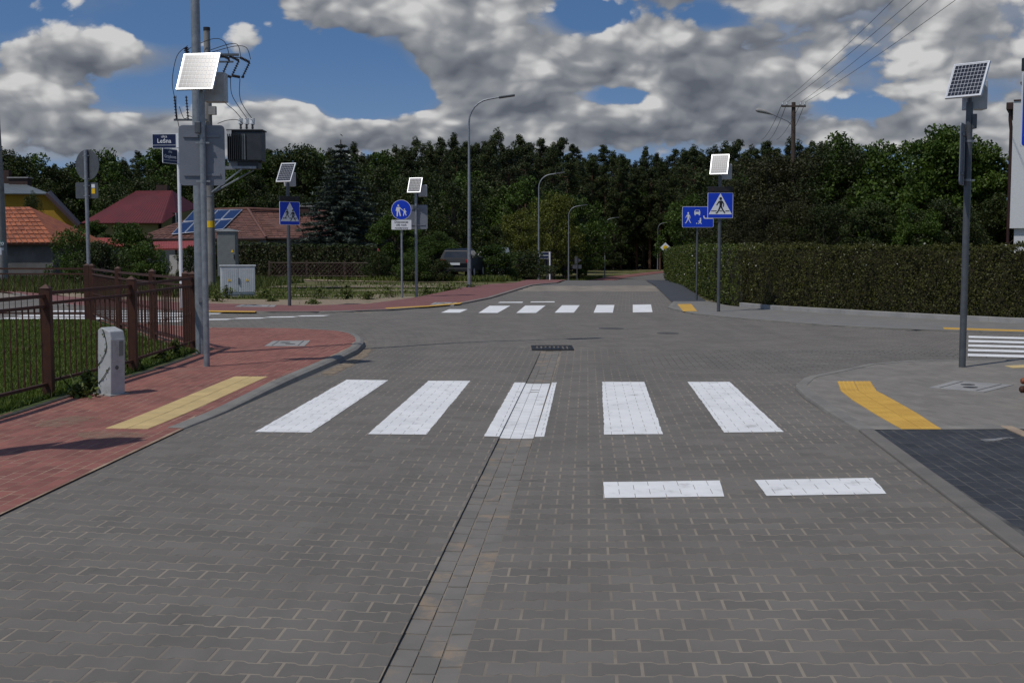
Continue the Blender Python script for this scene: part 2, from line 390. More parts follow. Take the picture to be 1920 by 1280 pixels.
def ground_mat():
    m = bpy.data.materials.new('ground'); m.use_nodes = True; t = NT(m.node_tree); b = t.n['Principled BSDF']
    P = t.new('ShaderNodeNewGeometry').outputs['Position']
    g = t.mix(t.step(t.noise(P, .9, 6, .65), .35, .65), (.045, .056, .012), (.085, .088, .024))
    s = t.mix(t.noise(P, 14, 5, .7), (.20, .165, .115), (.29, .235, .165))
    stretch = t.v('MULTIPLY', P, (.25, 1, 1))
    c = t.mix(t.step(t.noise(stretch, .55, 6, .62), .505, .57), g, s)
    t.put(b.inputs['Base Color'], c); b.inputs['Roughness'].default_value = .95; b.inputs['Specular IOR Level'].default_value = .1
    bn = t.new('ShaderNodeBump'); bn.inputs['Strength'].default_value = .6; bn.inputs['Distance'].default_value = .05
    t.l.new(t.noise(P, 12, 6, .7), bn.inputs['Height']); t.l.new(bn.outputs[0], b.inputs['Normal'])
    return m
MT['ground'] = ground_mat()
def loose(name, c1, c2, k=.8):                                 # thin grainy drift: the ground shows between the grains
    m = mat(name, c1, c2, .95, 9, .5, 120); t = NT(m.node_tree); b = t.n['Principled BSDF']
    P = t.new('ShaderNodeNewGeometry').outputs['Position']; q = t.new('ShaderNodeAttribute', attribute_name='tone').outputs['Fac']
    t.put(b.inputs['Alpha'], t.m('MULTIPLY', t.step(t.m('ADD', t.noise(P, 7, 7, .75), t.m('MULTIPLY', q, .12)), .47, .62), k)); return m
MT['sand_loose'] = loose('loose sand', (.30, .235, .165), (.24, .185, .13)); MT['sand_thin'] = loose('thin sand', (.32, .24, .165), (.26, .19, .13), .38); MT['dust'] = loose('loose cement dust', (.26, .26, .255), (.16, .16, .16))
MT['lawn'] = mat('lawn soil', (.045, .066, .012), (.06, .08, .018), .95, 3, .5, 30)
MT['gravel'] = mat('gravelly sand', (.27, .205, .14), (.20, .155, .105), .95, 9, .8, 60, detail=8, dirt=((.055, .075, .02), .8, .60, .68))
MT['road_far'] = mat('far paving', (.132, .121, .107), (.118, .109, .097), .85, 2.5, .1, 40, dirt=((.14, .13, .115), .35, .5, .8, .5))
MT['red_far'] = mat('far red paving', (.190, .080, .068), (.165, .070, .060), .85, 1.5, .1, 60, dirt=((.23, .17, .13), .5, .6, .85, .5))

# ------------------------------------------------------------------ ground and roads
E_L = [(-3.25, 2.0)]+[spot(*p) for p in ((0, 968), (345, 805), (420, 776), (510, 736), (592, 700), (640, 679), (673, 663), (685, 650), (682, 641), (668, 633), (640, 628), (560, 623.5), (400, 622))]+[(-7.5, 24.1), (-9.0, 25.0), (-14, 25.5), (-40, 26.5)]
F_L = [(-32, 62), (-26, 52), (-16.6, 40.5), (-11.8, 32.2), (-8.4, 29.3), (-5.8, 28.9), (-4.4, 28.95), (-2.89, 30.0), (-1.43, 32.79), (-.64, 36.74), (.86, 49.03), (2.04, 54.9)]
FAR_L = [(2.04, 54.9), (4.5, 81), (8, 115), (14, 149), (24, 180), (46, 214), (92, 252)]
FAR_R = [(6.2, 54.5), (9.5, 81), (13, 115), (19.3, 147.5), (29, 177), (50, 208), (95, 245)]
F_R = [(6.2, 54.5), (4.54, 34.65), (3.95, 31), (4.2, 28.23), (5.04, 26.21), (6.23, 24.13), (7.42, 22.92), (9.28, 22.08), (14, 20.2), (26, 15.5)]
K_R = [spot(*p) for p in ((1920, 1045), (1765, 927), (1610, 808), (1550, 775), (1508, 748), (1489, 728), (1508, 711), (1560, 700))]+[(4.62, 15.85), (5.3, 16.3), (6.2, 16.5), (7.2, 16.35), (9, 15.7), (14, 13.8), (26, 9.2)]
K_R = [(2.28, 2.0)]+K_R
CARR = E_L+F_L+F_R+K_R[::-1]
def resample(pts, n):
    pts = [Vector((*p, 0)) for p in pts]; L = [0]
    for a, b in zip(pts, pts[1:]): L.append(L[-1]+(b-a).length)
    out = []
    for i in range(n):
        d = L[-1]*i/(n-1); k = max(j for j in range(len(L)-1) if L[j] <= d+1e-9)
        f = (d-L[k])/max(1e-9, L[k+1]-L[k]); out.append(tuple((pts[k].lerp(pts[k+1], f))[:2]))
    return out
def length(pts): return sum(math.dist(a, b) for a, b in zip(pts, pts[1:]))
def offset(pts, d):                                      # to the left of travel
    out = []
    for i, p in enumerate(pts):
        a = pts[max(0, i-1)]; b = pts[min(len(pts)-1, i+1)]
        dx, dy = b[0]-a[0], b[1]-a[1]; l = math.hypot(dx, dy) or 1
        out.append((p[0]-dy/l*d, p[1]+dx/l*d))
    return out
def strip(name, A, B, zf, n, m, parent=None, cols=4):
    A = resample(A, n); B = resample(B, n); vs = []; fs = []
    for a, b in zip(A, B):
        for c in range(cols+1):
            f = c/cols; x, y = a[0]+(b[0]-a[0])*f, a[1]+(b[1]-a[1])*f; vs.append((x, y, zf(x, y)))
    w = cols+1
    for i in range(n-1):
        for c in range(cols): fs.append((i*w+c, i*w+c+1, (i+1)*w+c+1, (i+1)*w+c))
    q = MB(); q.add(vs, fs); o = q.build(name, m, parent, smooth=False)
    me = o.data; me.update()
    if sum(p.normal.z for p in me.polygons) < 0: me.flip_normals()
    return o
def cells(name, poly, zf, m, step=.4, parent=None, grow=.0):
    xs = [p[0] for p in poly]; ys = [p[1] for p in poly]; idx = {}; vs = []; fs = []
    def vid(i, j):
        if (i, j) not in idx:
            x, y = i*step, j*step; idx[i, j] = len(vs); vs.append((x, y, zf(x, y)))
        return idx[i, j]
    for i in range(int(min(xs)/step)-1, int(max(xs)/step)+1):
        for j in range(int(min(ys)/step)-1, int(max(ys)/step)+1):
            c = ((i+.5)*step, (j+.5)*step)
            if inside(c, poly) or any(inside((c[0]+dx*grow, c[1]+dy*grow), poly) for dx, dy in ((1, 0), (-1, 0), (0, 1), (0, -1)) if grow):
                fs.append((vid(i, j), vid(i+1, j), vid(i+1, j+1), vid(i, j+1)))
    q = MB(); q.add(vs, fs); return q.build(name, m, parent)

def slabs(name, poly, zf, m, step=.3):
    if area(poly) < 0: poly = poly[::-1]
    y0 = min(p[1] for p in poly); y1 = max(p[1] for p in poly); q = MB(); y = y0
    while y < y1:
        c = clip(clip(poly, (0, -1, -y)), (0, 1, y+step))
        if len(c) > 2: q.add([(a, b, zf(a, b)) for a, b in c], [tuple(range(len(c)))])
        y += step
    return q.build(name, m)
# terrain sheet to the horizon
def terrain():
    def axis(lo, hi, fine_lo, fine_hi, f, c):
        a = []; v = lo
        while v < hi:
            a.append(v); v += f if fine_lo <= v < fine_hi else c*(1+min(abs(v-fine_lo), abs(v-fine_hi))*.03)
        return a+[hi]
    X = axis(-900, 900, -34, 30, 1.0, 3); Y = axis(-60, 1500, -2, 90, 1.0, 3)
    vs = []
    for y in Y:
        for x in X:
            z = Z(x, y)-.05
            if y < 20: z = -.1
            vs.append((x, y, z))
    w = len(X); fs = [(j*w+i, j*w+i+1, (j+1)*w+i+1, (j+1)*w+i) for j in range(len(Y)-1) for i in range(w-1)]
    q = MB(); q.add(vs, fs); tag(q.build('ground', MT['ground'], smooth=True), 'rough grass and sandy ground around the crossroads', kind='structure')
terrain()
def road_bed():
    zf = lambda x, y: Z(x, y)-.0009
    grown = E_L[:1]+offset(E_L[1:15], .08)+E_L[15:]+F_L+F_R+offset(K_R, -.05)[::-1]
    if area(grown) < 0: grown = grown[::-1]
    q = MB(); y = 2.0
    while y < 18.6:
        st = .3 if y < 15 else .1
        sl_ = clip(clip(grown, (0, -1, -y)), (0, 1, min(18.6, y+st)))
        for c in (clip(sl_, CL[0]), clip(clip(sl_, CL[1]), (1, 0, 8.4))):
            if len(c) > 2: q.add([(a, b, zf(a, b)) for a, b in c], [tuple(range(len(c)))])
        y += st
    idx = {}; vs = []; fs = []; step = .2
    def vid(i, j):
        if (i, j) not in idx: idx[i, j] = len(vs); vs.append((i*step, j*step, zf(i*step, j*step)))
        return idx[i, j]
    for i in range(-200, 140):
        for j in range(40, 245):
            c = ((i+.5)*step, (j+.5)*step)
            if (j >= 93 or c[0] > 8.4) and inside(c, grown): fs.append((vid(i, j), vid(i+1, j), vid(i+1, j+1), vid(i, j+1)))
    q.add(vs, fs); return q.build('road', MT['joint'])
CL = (hp2((-.5, 4.4), (.42, 18.31)), hp2((.74, 18.31), (-.21, 4.4)))      # keep left of the channel / right of it
ROAD = road_bed()
tag(ROAD, 'grey concrete block carriageway with a sunken centre channel', kind='structure')
strip('far_carriageway', F_L[-2:-1]+FAR_L, [(5.7, 48.9)]+FAR_R, lambda x, y: Z(x, y)-.001, 90, MT['road_far'], ROAD)
strip('far_carriageway', [(-.04, 42), (.86, 49.03)], [(5.15, 42), (5.7, 48.9)], lambda x, y: Z(x, y)-.003, 8, MT['road_far'], ROAD)

# --- interlocking double-T pavers
PL, PP, PE, PW = .2, .14, .0795, .0605
def tee(gx=.0048, gy=.0044):
    h = PL/2-gx; e, w = PE-gy, PW-gy
    top = [(-h, e), (-.060, e), (-.040, w), (.040, w), (.060, e), (h, e)]
    return [(x, -y) for x, y in top]+[(x, y) for x, y in top[::-1]]
TEE = tee(); TEEP = tee(.0017, -.0006)
def stone_faces(mb, poly, zf, ch=.0022, depth=.005, tilt=(0, 0, 0), mi=0):
    n = len(poly)
    if n < 3: return
    cx = sum(p[0] for p in poly)/n; cy = sum(p[1] for p in poly)/n
    z = lambda x, y: zf(x, y)+tilt[0]+tilt[1]*(x-cx)+tilt[2]*(y-cy)
    vi = []
    for x, y in poly:
        d = math.hypot(cx-x, cy-y) or 1; f = min(.4, ch*1.35/d); a, b = x+(cx-x)*f, y+(cy-y)*f; vi.append((a, b, z(a, b)))
    vo = [(x, y, z(x, y)-depth) for x, y in poly]
    mb.add(vi+vo, [tuple(range(n))]+[(n+i, n+(i+1) % n, (i+1) % n, i) for i in range(n)], mi)
def frame(px_pt):                                        # pixel of a ground point (for choosing what shows)
    x, y, z = px_pt; z -= EYE
    d = y*math.cos(PITCH)-z*math.sin(PITCH); u = y*math.sin(PITCH)+z*math.cos(PITCH)
    return 960+FOC*x/d, 640-FOC*u/d, d
def in_view(x, y, z=0, pad=0):
    if y < 1: return False
    a, b, d = frame((x, y, z)); return -pad < a < 1920+pad and 0 < b < 1280+pad
CL = (hp2((-.5, 4.4), (.42, 18.31)), hp2((.74, 18.31), (-.21, 4.4)))      # keep left of the channel / right of it
BA = hp2((2.0, 19.0), (-2.5, 19.5)); BB = hp2((6.4, 17.25), (2.0, 19.0))
def neg(h): return (-h[0], -h[1], -h[2])
PAVERS = []                                              # (poly, painted poly, cx, cy, rot, whole)
def field(poly, ang, org, clips, lim, L=PL, P=PP, shape=TEE, paint=TEEP, keep=None, shift=.5):
    xs = [p[0] for p in poly]; ys = [p[1] for p in poly]; ca, sa = math.cos(ang), math.sin(ang)
    r = max(max(xs)-min(xs), max(ys)-min(ys))+1; out = []
    n = int(r/P)+2; mcols = int(r/L)+2
    for j in range(-n, n):
        for i in range(-mcols, mcols):
            u = (i+(shift if j % 2 else 0))*L; v = j*P
            cx, cy = org[0]+u*ca-v*sa, org[1]+u*sa+v*ca
            if not (lim[0]-.2 < cx < lim[1]+.2 and lim[2]-.2 < cy < lim[3]+.2): continue
            if keep and not keep(cx, cy): continue
            tr = lambda pl: [(cx+x*ca-y*sa, cy+x*sa+y*ca) for x, y in pl]
            q = tr(shape); pq = tr(paint); whole = True
            for h in clips:
                if any(h[0]*x+h[1]*y > h[2] for x, y in q): whole = False; q = clip(q, h); pq = clip(pq, h)
                if len(q) < 3: break
            if len(q) < 3 or area(q) < .0012: continue
            out.append((q, pq, cx, cy, ang, whole))
    return out
CARR_G = CARR
def near_carr(x, y):
    return inside((x, y), CARR) or any(inside((x+dx, y+dy), CARR) for dx, dy in ((.18, 0), (-.18, 0), (0, .18), (0, -.18)))
fl = field(CARR, -YAW, (-.5, 4.4), [CL[0], BA, BB], (-4, .6, 3.6, 20), keep=near_carr)
fr = field(CARR, -YAW, (-.21+.1, 4.4+.05), [CL[1], BA, BB], (-.5, 8, 3.6, 20), keep=near_carr)
fl = [p for p in fl if in_view(p[2], p[3], 0, 60)]; fr = [p for p in fr if in_view(p[2], p[3], 0, 60)]
near = fl+fr
whole = sorted([p for p in near if p[5] and in_view(p[2], p[3], 0, -4)], key=lambda p: p[3])[:300]
wid = set(id(p) for p in whole)
def piece_mesh(shape, ch=.0022, depth=.005):
    mb = MB(); stone_faces(mb, shape, lambda x, y: 0, ch, depth); mb.tone = [0]*len(mb.tone); return mb.mesh('piece')
def place_piece(name, me, m, cx, cy, rot, zf, parent, jz=.0002, jt=.0011):
    e = .05; sx = (zf(cx+e, cy)-zf(cx-e, cy))/(2*e)+random.gauss(0, jt); sy = (zf(cx, cy+e)-zf(cx, cy-e))/(2*e)+random.gauss(0, jt)
    n = Vector((-sx, -sy, 1)).normalized(); o = link(name, me, m, parent)
    o.rotation_euler = (Vector((0, 0, 1)).rotation_difference(n).to_matrix() @ Matrix.Rotation(rot, 3, 'Z')).to_euler()
    o.location = (cx, cy, zf(cx, cy)+random.gauss(0, jz)); return o
pm = piece_mesh(TEE)
for p in whole: place_piece('paver', pm, MT['paver'], p[2], p[3], p[4], Z, ROAD)
mb = MB()
def jit(a=.0002, b=.0011): return (random.gauss(0, a), random.gauss(0, b), random.gauss(0, b))
for p in near:
    if id(p) not in wid: stone_faces(mb, p[0], Z, tilt=jit())
# cross street: pavers follow its bend
CEN = [Vector((*p, 0)) for p in resample([(-32, 29.5), (-10, 27.3), (-5, 25.7), (0, 23.9), (3.6, 21.7), (7.25, 19.45), (12, 17.6), (22, 13.8)], 700)]
for _ in range(900): CEN = [CEN[0]]+[(CEN[i-1]+CEN[i]*2+CEN[i+1])/4 for i in range(1, 699)]+[CEN[-1]]
CEN = resample([tuple(c[:2]) for c in CEN], 700)
SL = length(CEN)/699
TAN = [Vector((CEN[min(699, i+1)][0]-CEN[max(0, i-1)][0], CEN[min(699, i+1)][1]-CEN[max(0, i-1)][1])).normalized() for i in range(700)]
def curv(s, t):
    i = s/SL; k = min(698, max(0, int(i))); f = i-k; tx, ty = TAN[k].lerp(TAN[k+1], f)
    return CEN[k][0]+(CEN[k+1][0]-CEN[k][0])*f-ty*t, CEN[k][1]+(CEN[k+1][1]-CEN[k][1])*f+tx*t
CROSS_POLY = E_L[8:]+F_L[:7]+[(-2.3, 29.2), (4.0, 29.2)]+F_R[3:]+K_R[:8:-1]+[(6.4, 17.25), (2, 19), (-2.3, 19.5)]
for k in range(1, int(698*SL/PL)-1):
    for j in range(-66, 66):
        s_, t_ = (k+(.5 if j % 2 else 0))*PL, j*PP; cx, cy = curv(s_, t_)
        if not in_view(cx, cy, 0, 30) or not inside((cx, cy), CROSS_POLY): continue
        q = [curv(s_+x, t_+y) for x, y in TEE]
        q = clip(q, neg(BA if cx < 2 else BB))
        if len(q) > 2 and area(q) > .0012: stone_faces(mb, q, Z, tilt=jit())
for p in field(CARR, -R(5.5), (1, 29.2), [(0, -1, -29.05)], (-3, 7, 29.1, 42.6), keep=near_carr):
    if in_view(p[2], p[3], 0, 20): stone_faces(mb, p[0], Z, tilt=jit())
tag(mb.build('pavers', MT['paver'], ROAD), kind='stuff')
# --- drainage channel: three rows of narrow stones, dished
def Zc(x, y): 
    f = sstep(0, 1, min(1, (19-y)/1.0)); return Z(x, y)-.013*f
ch = thing('drain_channel', None, None)
tag(ch, 'sunken three-row channel of narrow stones down the road middle', kind='structure')
mb2 = MB(); chan = []
d = Vector((.0655, 1, 0)).normalized(); nrm = Vector((d.y, -d.x, 0))
for r_ in range(3):
    s = 3.6-random.random()*.2+r_*.06
    while s < 18.7:
        l = .2; c = Vector((chan_x(s), s, 0))+nrm*((r_-1)*.1+.002); h = .0975/2-.001*(r_ == 1)
        q = [c+d*a*(l/2-.002)+nrm*b*h for a, b in ((-1, -1), (-1, 1), (1, 1), (1, -1))]
        q = [(v.x, v.y) for v in q]
        if area(q) < 0: q = q[::-1]
        if q[0][1] < 18.66: chan.append((q, c.x, c.y, r_))
        s += l
def Zch(x, y): return Zc(x, y)-.004*(1-min(1, abs(x-chan_x(y))/.1))
strip('channel_bed', [(chan_x(3)-.17, 3), (chan_x(18.8)-.18, 18.8)], [(chan_x(3)+.17, 3), (chan_x(18.8)+.18, 18.8)], lambda x, y: Zch(x, y)-.004, 60, MT['joint'], ch)
cm = None
for q, cx, cy, r_ in chan:
    one = MB(); stone_faces(one, q, Zch, .004, .02, tilt=jit(.0015, .008))
    if cy < 15: one.tone = [random.random()]*len(one.tone); one.build('channel_stone', MT['channel'], ch)
    else: mb2.add(one.v, one.f)
tag(mb2.build('channel_stones', MT['channel'], ch), kind='stuff')

# --- painted markings
def paint(name, quad, label, zf=Z, pieces=None, extra=(), dz=.0035, group=None):
    if area(quad) < 0: quad = quad[::-1]
    hs = [hp2(quad[i], quad[(i+1) % 4]) for i in range(4)]; m = MB()
    if pieces is None: 
        n = 6
        for a in range(n):
            for b in range(n):
                def P_(u, v):
                    x = (quad[0][0]*(1-u)+quad[1][0]*u)*(1-v)+(quad[3][0]*(1-u)+quad[2][0]*u)*v
                    y = (quad[0][1]*(1-u)+quad[1][1]*u)*(1-v)+(quad[3][1]*(1-u)+quad[2][1]*u)*v
                    return (x, y, zf(x, y)+dz)
                m.sheet([P_(a/n, b/n), P_((a+1)/n, b/n), P_((a+1)/n, (b+1)/n), P_(a/n, (b+1)/n)])
    else:
        x0 = min(p[0] for p in quad)-.3; x1 = max(p[0] for p in quad)+.3; y0 = min(p[1] for p in quad)-.3; y1 = max(p[1] for p in quad)+.3
        for q, cx, cy, zz in pieces:
            if not (x0 < cx < x1 and y0 < cy < y1): continue
            for h in hs:
                q = clip(q, (h[0], h[1], h[2]+random.gauss(0, .002)))
                if len(q) < 3: break
            if len(q) > 2 and area(q) > .0002: m.sheet([(x, y, zz(x, y)+dz) for x, y in q])
    o = m.build(name, MT['white_paint']); return tag(o, label, None, group, 'structure')
PC = [(p[1], p[2], p[3], Z) for p in near]+[(q, cx, cy, Zch) for q, cx, cy, r_ in chan]
zeb = [((478, 810), (583, 811), (728, 713), (650, 712)), ((690, 814), (799, 815), (882, 714), (803, 714)), ((907, 818), (1020, 819), (1044, 717), (965, 717)),
       ((1133, 815), (1243, 814), (1208, 716), (1129, 716)), ((1358, 811), (1469, 810), (1368, 716), (1289, 716))]
zl = ['white crossing stripe nearest the left kerb', 'second white crossing stripe from the left kerb', 'white crossing stripe painted across the sunken channel', 'white crossing stripe just right of the channel', 'white crossing stripe nearest the right kerb']
for q, l in zip(zeb, zl): paint('crossing_stripe', [spot(*p) for p in q], l, pieces=PC)
paint('stop_dash', [spot(*p) for p in ((1132, 934), (1358, 931), (1349, 901), (1132, 904))], 'short white stop dash left of its pair before the crossing', pieces=PC)
paint('stop_dash', [spot(*p) for p in ((1438, 930), (1663, 926), (1636, 896), (1415, 900))], 'short white stop dash nearest the dark paving', pieces=PC)
fz = [((827, 586.5), (862, 586.5), (877, 580), (842, 580)), ((897, 587), (933, 587), (957, 573.5), (918, 573.5)), ((968, 587), (1005, 587), (1023, 573), (985, 573)), ((1040, 586.5), (1076, 586.5), (1087, 572.5), (1054, 572.5)), ((1113, 586.5), (1149, 586.5), (1152, 572), (1119, 572)), ((1186.5, 586), (1223.5, 585.5), (1220.5, 571), (1186.5, 571.5))]
nth = ['first (clipped short)', 'second', 'third', 'fourth', 'fifth', 'last']
for q, l in zip(fz, nth): paint('crossing_stripe', [spot(*p) for p in q], l+' stripe from the left of the far crossing', dz=.006)
paint('stop_dash', [spot(*p) for p in ((933, 568), (979, 568), (981, 566), (938, 566.3))], 'left white dash of the stop line beyond the far crossing', dz=.006)
paint('stop_dash', [spot(*p) for p in ((994, 567.2), (1040, 567), (1040, 565.4), (996, 565.6))], 'right white dash of the stop line beyond the far crossing', dz=.006)
ux, uy = .936, -.352; cx0, cy0 = 6.5, 17.35; ax, ay = .352, .936
for i, l in enumerate(('nearest', 'second', 'third', 'fourth', 'fifth')):
    x, y = cx0+ax*i, cy0+ay*i
    paint('crossing_stripe', [(x, y), (x+4*ux, y+4*uy), (x+4*ux+ax*.5, y+4*uy+ay*.5), (x+ax*.5, y+ay*.5)], l+' stripe of the crossing behind the right solar pole', dz=.006)
for i, l in enumerate(('nearest', 'second', 'third', 'fourth', 'fifth')):
    y = 25.55+i*.98
    paint('crossing_stripe', [(-11.2, y), (-7.0+i*.05, y-.02), (-7.0+i*.05, y+.48), (-11.2, y+.5)], l+' stripe of the crossing behind the brown fence', dz=.006)
for i, l in enumerate(('nearest the fence', 'second from the fence', 'third from the fence', 'farthest from the fence')):
    x, y = -6.75+i*.62, 26.1+i*.45
    paint('yield_dash', [(x, y), (x+.62, y+.12), (x+.72, y+.5), (x+.1, y+.38)], 'small white yield dash '+l+' on the left street', dz=.006)

# --- pavements
def bricks(name, label, poly, zf, ang, org, lim, m, mj, clips=(), n_ind=220, bl=.2, bw=.1, gap=.0036, shift=.5, grow=.25, ind_far=22):
    root = slabs(name, poly, lambda x, y: zf(x, y)-.0009, mj)
    tag(root, label, kind='structure')
    h, w = bl/2-gap, bw/2-gap; sh = [(-h, -w), (h, -w), (h, w), (-h, w)]
    def keep(x, y): return inside((x, y), poly) and in_view(x, y, 0, 40)
    ps = field(poly, ang, org, list(clips), lim, bl, bw, sh, sh, keep=keep, shift=shift)
    wh = sorted([p for p in ps if p[5] and in_view(p[2], p[3], .05, -3)], key=lambda p: p[3])[:n_ind]
    ids = set(id(p) for p in wh); me = piece_mesh(sh, .003, .006); mb = MB()
    for p in wh: place_piece('brick', me, m, p[2], p[3], p[4], zf, root, .0002, .0012)
    for p in ps:
        if id(p) not in ids: stone_faces(mb, p[0], zf, .003, .006, tilt=jit(.0002, .0012))
    tag(mb.build('bricks', m, root), kind='stuff'); return root
FEN = [(-4.95, 9.0), (-4.77, 12.5), (-4.60, 14.74), (-4.60, 17.6), (-5.68, 19.3), (-6.96, 21.6), (-8.6, 24.6), (-16, 25.2)]
LPOLY = E_L[:2]+[E_L[2]]+offset(E_L[2:15], .13)[0:]+[(-8.45, 24.9), (-6.75, 21.8), (-5.5, 19.3), (-4.42, 17.75), (-4.40, 14.7), (-4.58, 12.5), (-4.8, 9.5), (-5.3, 5), (-5.8, 2.0)]
bricks('left_pavement', 'red brick pavement with sandy joints beside the brown fence', LPOLY, Zl, R(90)-YAW+R(1), (-3.05, 7), (-9, -2, 4, 25.2), MT['brick_red'], MT['joint_red'],
       [hp2(E_L[0], E_L[1]), hp2(E_L[1], E_L[2])], 300)
OFF_R = offset(K_R, -.13)
DP = OFF_R[:4]+[(4.22, 10.50), (4.0, 6.5), (3.75, 2.0)]
kd = OFF_R[3]
bricks('dark_parking', 'dark graphite brick parking bay edged by a pale kerb', DP, lambda x, y: Zr(x, y)-.004, R(90)-YAW, (3, 9), (2.2, 4.4, 4, 10.6), MT['brick_dark'], MT['joint_dark'],
       [(0, 1, 10.49), hp2((3.75, 2.0), (4.22, 10.5))], 300)
DP2 = [(4.34, 10.50), (9, 10.5), (9, 6), (4.1, 6.5)]
bricks('dark_driveway', 'second strip of dark bricks beyond the sandy edging', DP2, lambda x, y: Zr(x, y)-.004, R(90)-YAW, (3, 9), (4.3, 6, 6, 10.6), MT['brick_dark'], MT['joint_dark'], [(0, 1, 10.49)], 30)
mb = MB(); n = 9
for i in range(n):
    y0, y1 = 10.49-i*.5, 10.49-(i+1)*.5+.006; f = lambda y: 4.23+(y-10.5)*.0553
    mb.box(((f(y0)+f(y1))/2+.05, (y0+y1)/2, .02), (.1, y0-y1, .05), -R(3.2))
tag(mb.build('edging_strip', MT['sand'], bevel=.004), 'sandy pale edging strip between the two dark brick areas', kind='structure')
RP = [p for p in OFF_R[3:14]]+[(14, 13.7), (14, 10.52), (kd[0], 10.52)]
bricks('right_pavement', 'light grey brick pavement at the near right corner', RP, Zr, R(90)-YAW+R(14), (4, 12), (2.9, 9, 10.4, 17), MT['brick_grey'], MT['joint_grey'], [(0, -1, -10.51)], 300)
# tactile strips
def tactile(name, label, poly4, zf, m, nl, nw):
    root = thing(name, None, None); tag(root, label, kind='structure')
    A, B, C_, D_ = poly4
    for i in range(nl):
        for j in range(nw):
            def P_(u, v): return ((A[0]*(1-v)+B[0]*v)*(1-u)+(D_[0]*(1-v)+C_[0]*v)*u, (A[1]*(1-v)+B[1]*v)*(1-u)+(D_[1]*(1-v)+C_[1]*v)*u)
            e = .006; q = [P_((i+e)/nl, (j+e)/nw), P_((i+e)/nl, (j+1-e)/nw), P_((i+1-e)/nl, (j+1-e)/nw), P_((i+1-e)/nl, (j+e)/nw)]
            if area(q) < 0: q = q[::-1]
            t = MB(); stone_faces(t, q, lambda x, y: zf(x, y)+.004, .002, .008, jit(.0004, .002))
            n = 4                                        # raised domes
            for a in range(n):
                for b in range(n):
                    u, v = (i+(a+.5)/n)/nl, (j+(b+.5)/n)/nw; x, y = P_(u, v); z = zf(x, y)+.004; r = .012
                    t.add([(x+r*math.cos(k*math.pi/3), y+r*math.sin(k*math.pi/3), z) for k in range(6)]+[(x, y, z+.005)], [(k, (k+1) % 6, 6) for k in range(6)])
            t.tone = [random.random()]*len(t.tone); t.build('tile', m, root)
    return root
yl = [spot(*p, Zl) for p in ((197, 803), (278, 804), (503, 706), (440, 706))]
tactile('tactile_strip', 'pale yellow tactile strip set in the red pavement', yl, Zl, MT['yellow_l'], 21, 2)
yr = [[spot(*p, Zr) for p in q] for q in (((1690, 804), (1765, 804), (1722, 776), (1640, 776)), ((1640, 776), (1722, 776), (1676, 750), (1598, 750)), ((1598, 750), (1676, 750), (1644, 733), (1576, 733)), ((1576, 733), (1644, 733), (1632, 715), (1570, 715)))]
rt = thing('tactile_strip', None, None); tag(rt, 'deep yellow curved tactile strip on the near right corner', kind='structure')
for q, k in zip(yr, (6, 7, 5, 5)):
    o = tactile('tmp', None, q, Zr, MT['yellow_r'], k, 2)
    for c in [c for c in bpy.data.objects if c.parent == o]: c.parent = rt
    bpy.data.objects.remove(o)
def flat(name, label, px, zf, m, dz=.006, kind='structure', parent=None):
    q = [spot(*p, zf) for p in px]
    if area(q) < 0: q = q[::-1]
    mb = MB(); mb.prism(q, -.008, 0); mb.v = [(x, y, z+zf(x, y)+dz) for x, y, z in mb.v]
    o = mb.build(name, m, parent); return tag(o, label, kind=kind)
# --- kerbs
def kerb(name, label, pts, side, zf, m, w=.15, stone=1.0, foot=-.06, gap=.004, rnd=.03, top=.004, zroad=Z):
    root = thing(name, None, None); tag(root, label, kind='structure')
    L = length(pts); n = max(1, int(round(L/stone))); N = n*4+1; P = resample(pts, N); O = offset(P, side)
    for k in range(n):
        mb = MB(); vs = []; prof = None
        for i in range(k*4, k*4+5):
            a = Vector((*P[i], 0)); dirn = (Vector((*O[i], 0))-a)/abs(side)
            tn = Vector((*P[min(N-1, i+1)], 0))-Vector((*P[max(0, i-1)], 0)); tn.normalize()
            if i == k*4: a += tn*gap/2
            if i == k*4+4: a -= tn*gap/2
            zt = zf(*(a+dirn*w)[:2])+top; zb = zroad(a.x, a.y); h = max(.004, zt-zb); r = min(rnd, h)
            prof = [(0, zb+foot), (0, zt-r), (r*.3, zt-r*.3), (r, zt), (w, zt), (w, zb+foot)]
            for o_, z_ in prof: q = a+dirn*o_; vs.append((q.x, q.y, z_))
        m_ = len(prof); fs = []
        for i in range(4):
            for j in range(m_-1): fs.append((i*m_+j, i*m_+j+1, (i+1)*m_+j+1, (i+1)*m_+j))
        fs += [tuple(range(m_)), tuple(range(4*m_+m_-1, 4*m_-1, -1))]
        mb.add(vs, fs); o = mb.build('kerb_stone', m, root)
        bm = bmesh.new(); bm.from_mesh(o.data); bmesh.ops.recalc_face_normals(bm, faces=bm.faces); bm.to_mesh(o.data); bm.free()
    return root
kerb('kerb', 'rounded grey kerb of the red pavement on the left corner', resample(E_L[2:15], 80), .15, Zl, MT['kerb'], .15, .75, rnd=.07)
kerb('kerb', 'flush pale kerb along the dark brick parking bay', K_R[:4], -.12, Zr, MT['kerb_edge'], .12, 1.0, rnd=.012)
kerb('kerb', 'low curved kerb of the near right corner', resample(K_R[3:14], 60), -.12, Zr, MT['kerb'], .13, .5, rnd=.03)
